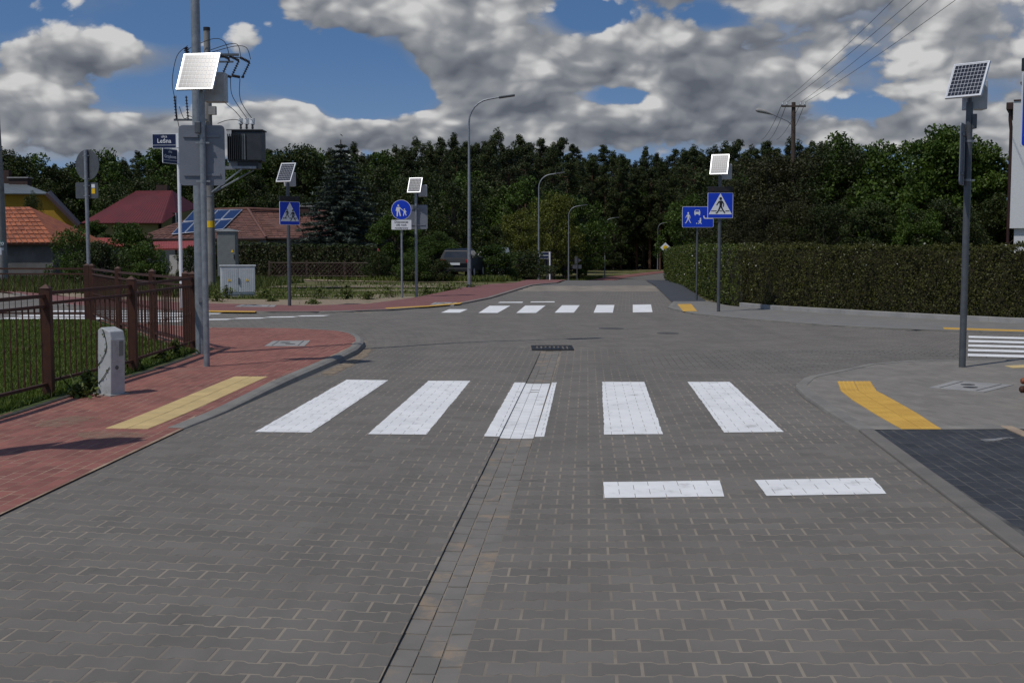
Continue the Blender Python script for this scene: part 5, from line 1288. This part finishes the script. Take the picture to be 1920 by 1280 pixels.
MT['wall_cream'] = mat('cream panel', (.42, .40, .36), (.36, .34, .31), .9, 2, .1, 30)
MT['brick_dark_wall'] = mat('dark chimney brick', (.055, .03, .025), (.04, .025, .022), .9, 6, .3, 30)
MT['glass'] = mat('window glass', (.02, .022, .025), (.03, .032, .036), .1, 3, spec=.6)
MT['gutter'] = mat('brown gutter', (.045, .02, .016), (.035, .016, .013), .5, 4)
MT['pv'] = mat('roof solar panel', (.010, .022, .075), (.013, .028, .09), .25, 2, spec=.5)
def face(parent, name, pts, m, th=.08):
    mb = MB(); pts = [Vector(p) for p in pts]; n = (pts[1]-pts[0]).cross(pts[2]-pts[0]).normalized()
    if n.z < 0: pts = pts[::-1]; n = -n
    k = len(pts); mb.add(pts+[p-n*th for p in pts], [tuple(range(k)), tuple(range(2*k-1, k-1, -1))]+[(i, k+i, k+(i+1) % k, (i+1) % k) for i in range(k)]); return mb.build(name, m, parent)
def tiles(parent, A, B, C_, D_, n, m, name='tile_course', each=False, lift=.03, cols=None):
    """courses from eave A-B up to ridge D-C; each course is a row of separate tiles"""
    A, B, C_, D_ = map(Vector, (A, B, C_, D_)); nr = (B-A).cross(D_-A).normalized()
    if nr.z < 0: nr = -nr
    allm = MB()
    for i in range(n):
        f0, f1 = i/n, min(1, (i+1.25)/n); a0, b0, a1, b1 = A.lerp(D_, f0), B.lerp(C_, f0), A.lerp(D_, f1), B.lerp(C_, f1)
        q = MB(); k = max(1, int((b0-a0).length/(cols or .3)))
        for j in range(k):
            u0, u1 = j/k+.004, (j+1)/k-.004; jz = random.uniform(-.006, .012)
            p = [a0.lerp(b0, u0)+nr*(lift+jz), a0.lerp(b0, u1)+nr*(lift+jz), a1.lerp(b1, u1)+nr*.004, a1.lerp(b1, u0)+nr*.004]
            q.add(p+[p[0]-nr*lift*1.1, p[1]-nr*lift*1.1], [(0, 1, 2, 3), (4, 5, 1, 0)])
        if each: q.build(name, m, parent)
        else: allm.v, b = allm.v+q.v, len(allm.v); allm.f += [[b+t for t in f] for f in q.f]; allm.mi += q.mi; allm.tone += q.tone
    if not each: tag(allm.build('roof_tiles', m, parent), kind='stuff')
def ribs(parent, A, B, C_, D_, n, m, r=.02):
    A, B, C_, D_ = map(Vector, (A, B, C_, D_)); q = MB()
    for i in range(n+1): q.tube([A.lerp(B, i/n), D_.lerp(C_, i/n)], r, 4)
    q.build('roof_ribs', m, parent)
def wall_box(parent, x0, x1, y0, y1, z0, z1, m, name='wall'):
    q = MB(); q.box(((x0+x1)/2, (y0+y1)/2, (z0+z1)/2), (x1-x0, y1-y0, z1-z0)); return q.build(name, m, parent)
def window(parent, c, w, h, axis='y'):
    q = MB(); d = (w, .06, h) if axis == 'y' else (.06, w, h); q.box(c, d); o = q.build('window', MT['glass'], parent)
    q = MB(); s = Vector((0, -.035, 0)) if axis == 'y' else Vector((.035, 0, 0))
    for a, b in ((-.5, 0), (.5, 0), (0, 0)):
        cc = Vector(c)+s+(Vector((a*w, 0, 0)) if axis == 'y' else Vector((0, a*w, 0))); q.box(cc, (.06, .03, h) if axis == 'y' else (.03, .06, h))
    for b in (-.5, .5): q.box(Vector(c)+s*.98+Vector((0, 0, b*h)), (w+.055, .028, .06) if axis == 'y' else (.028, w+.055, .06))
    q.build('frame', MT['white'], o)
# orange tiled shed
h = thing('shed', 'old grey shed with orange clay tile roof at the far left', 'shed', (0, 0, 0))
y = 58; A = at(-140, 457, y); B = at(107, 456, y); Cc = at(56, 388, y+3.4); D = at(-140, 389, y+3.4); Bb = at(107, 456, y); Bb = Vector((B.x+.2, y+6.8, B.z))
face(h, 'roof', [A, B, Cc, D], MT['tile_brown'], .1); tiles(h, A, B, Cc, D, 9, MT['tile_orange'], each=True, lift=.06, cols=.26); face(h, 'hip_face', [B, Bb, Cc], MT['tile_orange'])
wall_box(h, A.x+.3, B.x-.35, y+.35, y+6.6, -.1, A.z-.05, MT['wall_grey'])
# faded red outbuilding
h = thing('outbuilding', 'low outbuilding with faded red sheet roof beside the orange shed', 'shed')
y = 72; A = at(60, 452, y); B = at(165, 449, y); Cc = at(112, 414, y+3); D = at(30, 412, y+3); face(h, 'roof', [A, B, Cc, D], MT['tin_pink']); ribs(h, A, B, Cc, D, 16, MT['tin_pink']); Bb = at(178, 449, y+6); face(h, 'hip_face', [B, Bb, Cc], MT['tin_pink']); wall_box(h, A.x, B.x-.3, y+.3, y+5.8, -.1, B.z-.05, MT['wall_grey'])
# low red tiled wall roof
h = thing('garden_shed', 'long low shed with narrow red roof behind the shrubs', 'shed')
y = 68; A = at(150, 461, y); B = at(262, 461, y); Cc = at(262, 446, y+1.4); D = at(150, 446, y+1.4); face(h, 'roof', [A, B, Cc, D], MT['tin_bright']); ribs(h, A, B, Cc, D, 22, MT['tin_bright']); wall_box(h, A.x+.1, B.x-.1, y+.2, y+1.3, -.1, A.z-.04, MT['wall_grey'])
# yellow house
h = thing('house', 'ochre yellow house with grey sheet roof at the far left', 'house')
y = 100; ap = at(62, 346, y); L_ = at(-60, 420, y); Rr = at(146, 424, y); e1 = at(96, 364, y)
q = MB(); q.add([at(-30, 420, y), Vector((L_.x+5, y, -.2)), Vector((Rr.x-.2, y, -.2)), at(140, 420, y), at(90, 362, y), at(-30, 362, y)], [(0, 1, 2, 3, 4, 5)]); q.add([at(140, 420, y), Vector((Rr.x-.2, y, -.2)), Vector((Rr.x-.2, y+8, -.2)), Vector((Rr.x-.2, y+8, Rr.z))], [(0, 1, 2, 3)]); q.build('wall', MT['wall_yellow'], h)
A, B, Cc, D = at(-40, 362, y-.5), at(92, 363, y-.5), at(45, 345, y+5), at(-40, 343, y+5); face(h, 'roof', [A, B, Cc, D], MT['tin_grey']); ribs(h, A, B, Cc, D, 14, MT['tin_grey'])
face(h, 'side_roof', [at(88, 361, y-.5), at(148, 422, y-.5), at(152, 418, y+9), at(95, 357, y+9)], MT['gutter'], .25)
q = MB(); c = at(38, 350, y+5); q.box((c.x, y+5, c.z), (1.6, .9, 1.4)); q.build('chimney', MT['brick_dark_wall'], h); q = MB(); q.box((c.x, y+5, c.z+.74), (1.8, 1.1, .1)); q.build('chimney_cap', MT['concrete'], h)
q = MB(); c = at(12, 335, y+6); q.box((c.x, y+6, c.z-.5), (.7, .7, 2.4)); q.build('chimney', MT['brick_dark_wall'], h)
# red roofed house
h = thing('house', 'house with large dark red sheet roof behind the garden shrubs', 'house')
y = 95; A, B = at(152, 418, y), at(302, 418, y); Cc, D = at(322, 357, y+5.5), at(256, 358, y+5.5); face(h, 'roof', [A, B, Cc, D], MT['tin_red']); ribs(h, A, B, Cc, D, 26, MT['tin_red'])
E_ = at(372, 388, y+9); face(h, 'hip_face', [B, at(330, 400, y+3), E_, Cc], MT['tin_red']); F_ = at(180, 408, y+11); face(h, 'hip_face', [A, D, F_], MT['tin_red'])
wall_box(h, A.x+.7, B.x-.4, y+.5, y+10, -.2, A.z-.06, MT['wall_olive']); q = MB(); x1 = at(372, 400, y+8).x; q.add([(B.x-.45, y+.6, -.2), (x1, y+8, -.2), at(370, 391, y+8), at(331, 401, y+3.2), at(303, 419, y+.6)], [(0, 1, 2, 3, 4)]); q.build('side_wall', MT['wall_olive'], h)
w = at(334, 402, y+3.4); q = MB(); q.box((w.x, w.y-.6, w.z-.55), (.8, .1, 1.3), R(50)); o = q.build('window', MT['glass'], h); q = MB(); q.box((w.x, w.y-.68, w.z-.55), (.06, .06, 1.3), R(50)); q.build('frame', MT['white'], o)
q = MB(); c = at(305, 353, y+6); q.box((c.x, y+6, c.z-.2), (.9, .6, .9)); q.build('chimney', MT['brick_dark_wall'], h)
# brown tiled house with roof solar panels
h = thing('house', 'low brown tiled house with rooftop solar panels behind the garden hedge', 'house')
y = 70; A, B = at(250, 448, y), at(499, 447, y); Cc, D = at(465, 394, y+4.5), at(392, 395, y+4.5)
face(h, 'roof', [A, B, Cc, D], MT['tile_brown']); tiles(h, A, B, Cc, D, 17, MT['tile_brown'], lift=.035, cols=.33)
F_ = at(300, 436, y+9); face(h, 'hip_face', [A, D, F_], MT['tile_brown']); G_ = at(500, 444, y+2.6)
y2 = y+2.5; A2, B2 = at(492, 446, y2), at(596, 446, y2); C2, D2 = at(612, 399, y2+3.6), at(466, 395, y2+2.2)
face(h, 'wing_roof', [A2, B2, C2, D2], MT['tile_brown']); tiles(h, A2, B2, C2, D2, 15, MT['tile_brown'], lift=.035, cols=.33); face(h, 'hip_face', [B2, at(640, 447, y2+2), C2], MT['tile_brown'])
q = MB(); q.tube([B+Vector((0, 0, .05)), Cc+Vector((0, 0, .08))], .09, 6); q.tube([D+Vector((0, 0, .05)), Cc+Vector((0, 0, .08)), C2+Vector((0, 0, .06))], .09, 6); q.tube([at(545, 405, y2+1.9), at(580, 446, y2-.1)], .08, 6); q.build('ridge_tiles', MT['tile_brown'], h)
wall_box(h, A.x+.6, B.x-.5, y+.6, y+8, -.2, A.z-.08, MT['wall_cream']); wall_box(h, A2.x+.1, B2.x+1.0, y2+.6, y2+6, -.2, A2.z-.08, MT['wall_cream'])
q = MB(); q.tube([A+Vector((0, -.06, -.04)), B+Vector((0, -.06, -.04)), A2+Vector((.1, -.06, -.04)), B2+Vector((0, -.06, -.04))], .07, 6); q.build('gutter', MT['gutter'], h)
q = MB(); c = at(574, 402, y2+3); q.box((c.x, c.y, c.z-.1), (.95, .7, 1.1)); ch_ = q.build('chimney', MT['brick_dark_wall'], h); q = MB(); q.box((c.x, c.y, c.z+.49), (1.05, .8, .08)); q.build('chimney_cap', MT['concrete'], ch_)
nr = (B-A).cross(D-A).normalized(); nr = nr if nr.z > 0 else -nr
def onroof(px, py):                                      # point of the front slope seen at this pixel
    d = at(px, py, 1.0)-Vector((0, 0, EYE)); t = (A-Vector((0, 0, EYE))).dot(nr)/d.dot(nr); return Vector((0, 0, EYE))+d*t+nr*.12
T0, T1, T2, T3 = onroof(364, 397.5), onroof(456, 396), onroof(418, 434), onroof(321, 444)
for i in range(4):
    for j in range(2):
        def P_(u, v): return T3.lerp(T2, u).lerp(T0.lerp(T1, u), v)
        u0, u1, v0, v1 = i/4+.008, (i+1)/4-.008, j/2+.015, (j+1)/2-.015
        o = face(h, 'solar_panel', [P_(u0, v0), P_(u1, v0), P_(u1, v1), P_(u0, v1)], MT['pv'], .04)
        q = MB(); c4 = [P_(u0, v0)+nr*.004, P_(u1, v0)+nr*.004, P_(u1, v1)+nr*.004, P_(u0, v1)+nr*.004]; q.tube(c4+c4[:1], .028, 4); q.build('frame', MT['alu'], o)
# carport
h = thing('carport', 'red roofed carport with pale wall panels behind the white post', 'carport')
y = 62; A, B = at(288, 466, y), at(372, 465, y); Cc, D = at(372, 451, y+3), at(288, 453, y+3); face(h, 'roof', [A, B, Cc, D], MT['tin_bright']); ribs(h, A, B, Cc, D, 18, MT['tin_bright'])
for px in (290, 330, 370):
    p = at(px, 466, y+.2); q = MB(); q.tube([(p.x, p.y, -.1), (p.x, p.y, p.z)], .06, 6); q.build('post', MT['wood'], h)
for k, (a, b) in enumerate(((318, 332), (333.5, 348), (349.5, 364))):
    p0, p1 = at(a, 478, y-1.5), at(b, 478, y-1.5); q = MB(); q.box(((p0.x+p1.x)/2, y-1.5, p0.z/2), (p1.x-p0.x, .08, p0.z)); q.build('wall_panel', MT['wall_cream'], h)
# dark gable house right of centre, far
h = thing('house', 'small dark roofed house half hidden by trees beyond the car', 'house')
y = 88; A, B = at(906, 486, y), at(960, 486, y); Cc, D = at(953, 464, y+3), at(922, 464, y+3); face(h, 'roof', [A, B, Cc, D], MT['tin_grey']); wall_box(h, A.x+.3, B.x-.3, y+.3, y+6, -1.6, A.z-.05, MT['wall_cream']); face(h, 'gable', [at(880, 500, y), at(901, 470, y), at(904, 500, y+3)], MT['wall_cream'])
# small red kiosk roof among garden trees
h = thing('garden_shelter', 'small dark shelter with orange-red roof among the garden trees', 'shelter')
y = 66; A, B, Cc, D = at(688, 471, y), at(712, 470, y), at(710, 466, y+1.2), at(690, 466, y+1.2); face(h, 'roof', [A, B, Cc, D], MT['tin_bright'])
for px in (690, 710): p = at(px, 471, y+.1); q = MB(); q.box((p.x, p.y, p.z/2), (.1, .1, p.z)); q.build('post', MT['wood'], h)
wall_box(h, A.x+.05, B.x-.05, y+.9, y+1.05, 0, A.z, MT['wood'])
# white house on the right edge
y = 36; x0 = at(1897, 300, y).x; zt = at(1900, 158, y).z; zo = at(1900, 428, y).z; zg = at(1900, 190, y).z
h = thing('house', 'white rendered house edge with brown downpipe at the right', 'house', (x0, y, 0), R(-25)); x0 = y = 0
wall_box(h, x0, x0+8, y, y+9, zo, zg, MT['wall_white']); wall_box(h, x0+.12, x0+7.8, y+.12, y+8.8, 0, zo, MT['wall_white'], 'lower_wall'); wall_box(h, x0+.22, x0+7.9, y+.001, y+.4, zg, zt, MT['wall_white'], 'parapet')
wall_box(h, x0+.17, x0+8, y-.04, y+.45, zt, zt+.05, MT['gutter'], 'parapet_cap'); wall_box(h, x0+.004, x0+.22, y-.03, y+.43, zg+.002, zg+.04, MT['gutter'], 'ledge_cap')
q = MB(); q.box((x0-.10, y+4.4, zg-.12), (.20, 8.6, .22)); q.build('gutter', MT['gutter'], h, bevel=.02); q = MB(); q.tube([(x0-.09, y+.25, zg-.2), (x0-.09, y+.25, zg-.5), (x0-.055, y+.3, zg-.8), (x0-.055, y+.3, 0)], .05, 10); q.build('downpipe', MT['gutter'], h, smooth=True)

# lattice garden fence
fn = thing('lattice_fence', 'dark diamond lattice fence in front of the garden hedge', 'fence')
fa, fb = Vector((at(505, 500, 62).x, 62, 0)), Vector((at(690, 500, 61).x, 61, 0)); L = (fb-fa).length; q = MB(); d = (fb-fa).normalized(); n = int(L/.22)
for i in range(-3, n):
    for s in (1, -1):
        p0, p1 = i*.22, i*.22+.62
        pts = [(min(L, max(0, t)), ((t-p0)/.62)*.62) for t in (p0, p1)]
        zz = [.08, .70] if s > 0 else [.70, .08]
        if p0 < 0 or p1 > L: continue
        q.tube([fa+d*p0+Vector((0, -.01*s, zz[0])), fa+d*p1+Vector((0, -.01*s, zz[1]))], .022, 4)
tag(q.build('lattice_slats', MT['gutter'], fn), kind='stuff')
for i in range(int(L/2)+1):
    q = MB(); p = fa+d*min(L, i*2.0); q.box(p+Vector((0, .03, .4)), (.1, .1, .85)); q.build('post', MT['wood'], fn)
for z in (.06, .72): q = MB(); q.tube([fa+Vector((0, 0, z)), fb+Vector((0, 0, z))], .03, 4); q.build('rail', MT['wood'], fn)

# parked car
MT['car'] = mat('dark car paint', (.006, .008, .012), (.008, .01, .014), .45, 2, spec=.25)
MT['tail'] = mat('tail lamp', (.25, .01, .012), (.2, .01, .01), .25, 3)
MT['tyre'] = mat('tyre', (.014, .014, .014), (.02, .02, .02), .9, 20)
p = at(856, 522, 58.5); c = thing('parked_car', 'dark hatchback parked under the trees behind the first lamp', 'car', (p.x+.1, 63.5, -.05), R(-9))
# local: +y is forward (away from camera), rear at -y
side = [(-1.95, .32), (-1.98, .75), (-1.90, .98), (-1.72, 1.42), (-1.25, 1.50), (-.2, 1.48), (.55, 1.05), (1.55, .88), (1.95, .70), (1.98, .32)]
q = MB(); W = .82
sec = [(W, 0), (W*.98, .0)]
vs = []
for sx in (-1, 1):
    for (yy, zz) in side: k = W if zz < .99 else W-(zz-.95)*.42; vs.append((sx*k, yy, zz))
n = len(side); q.add(vs, [tuple(range(n)), tuple(range(2*n-1, n-1, -1))]+[(i, n+i, n+(i+1) % n, (i+1) % n) for i in range(n)])
bo = q.build('body', MT['car'], c); bm = bmesh.new(); bm.from_mesh(bo.data); bmesh.ops.recalc_face_normals(bm, faces=bm.faces); bm.to_mesh(bo.data); bm.free(); b_ = bo.modifiers.new('bevel', 'BEVEL'); b_.width = .07; b_.segments = 3
q = MB(); q.add([(-.62, -1.885, 1.03), (.62, -1.885, 1.03), (.52, -1.765, 1.34), (-.52, -1.765, 1.34)], [(0, 1, 2, 3)]); q.build('rear_window', MT['glass'], c)
for s in (-1, 1):
    q = MB(); k = lambda z: s*(W-(z-.95)*.42+.006); q.add([(k(1.0), -1.5, 1.0), (k(1.0), .35, 1.02), (k(1.38), -.2, 1.38), (k(1.38), -1.3, 1.38)], [(0, 1, 2, 3)]); q.build('side_window', MT['glass'], c)
    q = MB(); q.box((s*.66, -1.95, .86), (.26, .06, .17)); q.build('tail_lamp', MT['tail'], c, bevel=.02)
    q = MB(); q.box((s*.9, .35, 1.02), (.18, .1, .12)); q.build('mirror', MT['car'], c, bevel=.03)
    for yy in (-1.25, 1.25):
        q = MB(); q.tube([(s*.66, yy, .31), (s*.84, yy, .31)], .31, 20); w_ = q.build('wheel', MT['tyre'], c, smooth=True); q = MB(); q.tube([(s*.835, yy, .31), (s*.848, yy, .31)], .19, 16); q.build('rim', MT['alu'], w_)
q = MB(); q.box((0, -1.99, .72), (.5, .02, .11)); q.build('number_plate', MT['white'], c)
q = MB(); q.box((0, -1.97, .42), (1.5, .1, .2)); q.build('bumper', MT['black'], c, bevel=.03)

# ------------------------------------------------------------------ power poles
def iy(p, y): return at(p[0], p[1], y)
# transformer station on a concrete pole
y = 45.0; o0 = at(397, 545, y); T = thing('transformer_pole', 'concrete pole carrying a dark transformer, insulators and looping wires', 'power pole', (0, 0, 0))
g0 = Vector((o0.x, y, 0)); top = at(387, 58, y)
q = MB(); q.tube([(g0.x, y, -.1), (g0.x, y, 4), (g0.x, y, top.z)], [.17, .15, .115], 16); q.build('pole', MT['concrete_pole'], T, smooth=True)
X = g0.x; q = MB(); q.tube([(X, y, top.z), (X, y, top.z+.12)], .125, 14); q.build('pole_cap', MT['black'], T)
def local(px, py, dy=0): p = at(px, py, y+dy); return p
k = FOC/y
tl, br = local(430, 240), local(496, 312); cx = (tl.x+br.x)/2; cz = (tl.z+br.z)/2; w = br.x-tl.x; hh = tl.z-br.z
q = MB(); q.box((cx+.25*0, y, cz), (w*.98, .7, hh*.78)); q.box((cx, y, cz+hh*.42), (w*1.04, .8, .06)); tk = q.build('transformer_tank', MT['tank'], T, bevel=.02)
for i in range(9):
    q = MB(); q.box((cx-w*.47+i*w*.055, y-.42, cz-.02), (.02, .16, hh*.66)); q.build('cooling_fin', MT['tank'], tk)
q = MB(); q.box((cx+w*.28, y-.40, cz-.02), (w*.42, .1, hh*.68)); q.build('radiator_plate', MT['tank'], tk)
q = MB(); q.box((cx-w*.02, y-.41, cz-.02), (w*.10, .12, hh*.66)); q.build('light_plate', MT['tank_light'], tk)
q = MB(); q.box((cx-w*.42, y-.45, cz+hh*.33), (w*.12, .04, .22)); q.build('rating_plate', MT['fibre'], tk); q = MB(); q.box((cx-w*.35, y-.3, cz-hh*.44), (w*.25, .04, .2)); q.build('lower_plate', MT['tank_light'], tk)
q = MB(); q.box((cx, y, cz-hh*.47), (w*.75, .6, hh*.2)); q.build('tank_base', MT['tank'], tk)
for px, py in ((452, 233), (463, 232), (474, 233)):
    p = local(px, py); q = MB(); zb = cz+hh*.45
    for j in range(4): q.tube([(p.x, y-.05, zb+j*.055), (p.x, y-.05, zb+j*.055+.03)], .05, 10)
    q.tube([(p.x, y-.05, zb), (p.x, y-.05, zb+.26)], .025, 8); bu = q.build('bushing', MT['insul'], tk)
    q = MB(); q.tube([(p.x-.02, y-.05, zb+.2), (p.x+.02, y-.05, zb+.42)], [.10, .07], 8); q.build('bushing_cover', MT['ins_white'], bu)
q = MB(); zp = local(450, 315).z
for dy in (-.3, .3): q.box(((X+local(484, 315).x)/2, y+dy, zp), (local(484, 315).x-X, .07, .09))
q.build('platform_beam', MT['galv'], T)
for e, dy in ((local(470, 318), -.3), (local(470, 318), .3)):
    q = MB(); q.tube([(X+.1, y+dy*.4, local(400, 361).z), (e.x-.1+dy*.5, y+dy, e.z)], .035, 6); q.build('brace', MT['galv'], T)
# cross-arms with insulators
za = local(400, 105).z; q = MB(); q.box((X+.45, y-.25, za), (1.5, .08, .08)); q.box((X+.45, y-.25, za+.12*0-.25), (1.1, .06, .06)); q.build('switch_arm', MT['galv_dark'], T)
def insulator(a, b, r=.055, n=7, parent=T):
    a, b = Vector(a), Vector(b); q = MB(); q.tube([a, b], r*.45, 6)
    for j in range(n): f = (j+.5)/n; c0 = a.lerp(b, f); dd = (b-a).normalized()*.012; q.tube([c0-dd, c0+dd], r, 8)
    return q.build('insulator', MT['insul'], parent)
for i, dx in enumerate((0, 18, 38)):
    P1, P2, P3, P4 = local(412+dx, 102+i*3, -.25), local(430+dx, 111+i*3, -.25), local(417+dx, 140+i*2, -.25), local(434+dx*.9, 145, -.25)
    insulator(P1, P2); insulator(P2, P3); insulator(P3, P4 if i < 2 else local(455, 146, -.25))
    q = MB(); q.tube([P1, local(400, 108, -.25)], .018, 5); q.build('fuse_mount', MT['galv_dark'], T)
za2 = local(340, 226).z; q = MB(); q.box(((X+local(329, 226).x)/2, y-.2, za2), (X-local(329, 226).x, .07, .07)); q.build('arrester_arm', MT['galv_dark'], T)
for px in (330, 352): insulator(local(px-3, 180, -.2), local(px+1, 226, -.2), .05, 8)
insulator(local(348, 89, -.2), local(352, 103, -.2), .09, 4)
for pts in ([(345, 96), (395, 74), (420, 78), (430, 104)], [(395, 94), (430, 83), (446, 85), (451, 106)], [(398, 98), (440, 87), (462, 90), (470, 112)], [(352, 86), (332, 105), (323, 150), (327, 182)], [(330, 180), (331, 210), (338, 248), (360, 330), (380, 420)], [(413, 165), (420, 190), (440, 208), (452, 222)], [(432, 145), (434, 175), (446, 198), (463, 222)], [(450, 148), (449, 175), (454, 195), (472, 222)], [(336, 200), (345, 222), (356, 218), (364, 224)], [(408, 232), (425, 226), (445, 225), (455, 232)], [(401, 360), (401, 420), (401, 470), (401, 535)]):
    P = [local(a, b, -.2) for a, b in pts]; out = []
    for i in range(len(P)-1):                            # smooth the loop
        p0, p1, p2, p3 = P[max(0, i-1)], P[i], P[i+1], P[min(len(P)-1, i+2)]
        for s in range(5):
            t = s/5; out.append(.5*((2*p1)+(p2-p0)*t+(2*p0-5*p1+4*p2-p3)*t*t+(3*p1-p0-3*p2+p3)*t**3))
    out.append(P[-1]); q = MB(); q.tube(out, .013, 5); q.build('wire', MT['wire'], T)
p = local(399, 209); q = MB(); q.box((p.x+.05, y-.25, p.z), (.26, .2, .30)); q.build('junction_box', MT['concrete'], T)
for z_, m_ in ((2.35, 'yellow_sign'), (4.3, 'galv'), (1.3, 'galv'), (3.4, 'galv')):
    q = MB(); q.tube([(X, y, z_-.1 if m_ == 'yellow_sign' else z_-.02), (X, y, z_+.14 if m_ == 'yellow_sign' else z_+.02)], .165, 14); q.build('pole_band' if m_ == 'galv' else 'warning_plate', MT[m_], T)
# tall grey cabinet at the pole foot, and white cabinet
a, b = at(402, 434, 44), at(436, 434, 44); h = thing('switch_cabinet', 'tall grey cabinet standing behind the white cabinet', 'cabinet', ((a.x+b.x)/2+.1, 44.2, 0)); q = MB(); q.box((0, 0, a.z/2+.25), (b.x-a.x, .5, a.z-.5)); bo = q.build('body', MT['fibre_grey'], h, bevel=.015)
q = MB(); q.add([(-.42, -.3, a.z), (.42, -.3, a.z), (.42, .3, a.z+.02), (-.42, .3, a.z+.02), (0, 0, a.z+.12)], [(0, 1, 4), (1, 2, 4), (2, 3, 4), (3, 0, 4), (3, 2, 1, 0)]); q.build('roof', MT['fibre_grey'], h); q = MB(); q.box((0, 0, .2), (.5, .4, .42)); q.build('plinth', MT['concrete'], h)
q = MB(); q.plate([(.16, 1.35), (.26, 1.35), (.21, 1.46)], -.256, -.252); q.build('warning_label', MT['yellow_sign'], h); q = MB(); q.box((.28, -.26, 1.2), (.03, .03, .16)); q.build('handle', MT['black'], h)
a, b = at(414, 555, 38.6), at(478, 498, 38.6); zc_ = b.z; h = thing('cable_cabinet', 'white two-door cable cabinet on the grass verge', 'cabinet', ((a.x+b.x)/2, 38.6, 0), R(18)); W = (b.x-a.x)*.96
q = MB(); q.box((0, 0, zc_/2+.03), (W, .34, zc_-.06)); bo = q.build('body', MT['white_cab'], h, bevel=.008); q = MB(); q.box((0, 0, zc_), (W+.05, .4, .04)); q.build('lid', MT['white_cab'], h, bevel=.008); q = MB(); q.box((0, 0, .06), (W*.98, .32, .14)); q.build('plinth', MT['concrete'], h)
for s in (-1, 1):
    q = MB(); q.box((s*W*.247, -.176, zc_*.53), (W*.47, .02, zc_*.78)); dr = q.build('door', MT['white_cab'], h, bevel=.004)
    for j in range(7): q = MB(); q.box((s*W*.247+(j-3)*W*.06, -.187, zc_*.53), (.012, .008, zc_*.74)); q.build('rib', MT['white_cab'], dr)
    q = MB(); q.plate([(s*W*.26-.05, zc_*.5), (s*W*.26+.05, zc_*.5), (s*W*.26, zc_*.6)], -.198, -.194); q.build('warning_label', MT['yellow_sign'], dr)
q = MB(); q.box((.02, -.2, zc_*.5), (.03, .03, .2)); q.build('handle', MT['galv_dark'], h)
# concrete pole at the far left edge
y = 52; p = at(5, 525, y); h = thing('concrete_pole', 'round concrete power pole at the left frame edge', 'power pole', (p.x-.05, y, 0)); q = MB(); q.tube([(.02, 0, -.1), (0, 0, 4), (-.12, 0, 11.5)], [.27, .225, .13], 18); q.build('pole', MT['concrete_pole'], h, smooth=True)
q = MB(); q.tube([(.0, 0, 1.2), (0, 0, 1.5)], .262, 18); q.build('poster', MT['white'], h); q = MB(); q.tube([(0, 0, 1.56), (0, 0, 1.8)], .26, 18); MT['poster_green'] = mat('green poster', (.10, .22, .18), (.3, .36, .34), .7, 9); po = q.build('poster', MT['poster_green'], h)
text(po, 'lettering', 'AUTO', .16, (.04, -.264, 1.62), 'white', bold=.002)
for z_ in (5.6, 8.8): q = MB(); q.tube([(-.03, 0, z_), (-.03, 0, z_+.05)], .225, 14); q.build('pole_band', MT['galv'], h)
# wooden pole with cross-arm and lamp
y = 74; p = at(1488, 192, y); g = 0; h = thing('wooden_pole', 'wooden power pole with cross-arm and street lamp over the thicket', 'power pole', (p.x, y, -.5)); H = p.z+.5
q = MB(); q.tube([(0, 0, 0), (.05, 0, H*.5), (0, 0, H)], [.17, .15, .12], 12); q.build('pole', MT['wood'], h, smooth=True)
q = MB(); q.box((-.02, -.13, H-.25), (1.45, .1, .1)); q.build('cross_arm', MT['wood'], h)
for dx in (-.68, -.42, .4, .66):
    q = MB(); q.tube([(dx, -.13, H-.2), (dx, -.13, H-.12), (dx, -.13, H-.02)], [.02, .05, .035], 8); q.build('insulator', MT['ins_white'], h)
lh = at(1424, 209, y); le = at(1480, 229, y); q = MB(); q.tube([(0, 0, le.z+.5-.25), (-.35, -.05, le.z+.5+.05), (lh.x-p.x+.6, -.1, lh.z+.5-.12)], [.03, .03, .025], 8); q.build('lamp_arm', MT['galv'], h)
q = MB(); q.tube([(lh.x-p.x+.75, -.1, lh.z+.5-.18), (lh.x-p.x+.3, -.1, lh.z+.5-.03), (lh.x-p.x-.1, -.1, lh.z+.5+.06), (lh.x-p.x-.25, -.1, lh.z+.5+.07)], [.05, .12, .14, .06], 10); q.build('lamp_head', MT['concrete'], h, smooth=True)
def cable(label, a, b, sag, r=.011, n=24, name='overhead_wire'):
    q = MB(); P = []
    for i in range(n+1): t = i/n; v = Vector(a).lerp(Vector(b), t); v.z -= sag*4*t*(1-t); P.append(v)
    q.tube(P, r, 4); return tag(q.build(name, MT['wire']), label, 'wire', 'overhead wires at the wooden pole')
ends = [(1663, 0), (1697, 0), (1726, 0), (1775, 0)]; order = ('leftmost', 'second from the left', 'third from the left', 'rightmost')
for (dx, e, l) in zip((-.68, -.42, .4, .66), ends, order):
    s0 = Vector((p.x+dx, y-.13, p.z-.02)); mid = at(e[0], e[1], 44); en = s0+(mid-s0)*1.6; cable('overhead wire rising out of the top from the wooden pole, '+l, s0, en, .25)
for (dx, e, l) in zip((-.68, -.42, .4, .66), ((1428, 262), (1442, 262), (1456, 262), (1474, 262)), order): s0 = Vector((p.x+dx, y-.13, p.z-.02)); cable('overhead wire dropping behind the trees from the wooden pole, '+l, s0, at(e[0], e[1], 128), .4, .016)
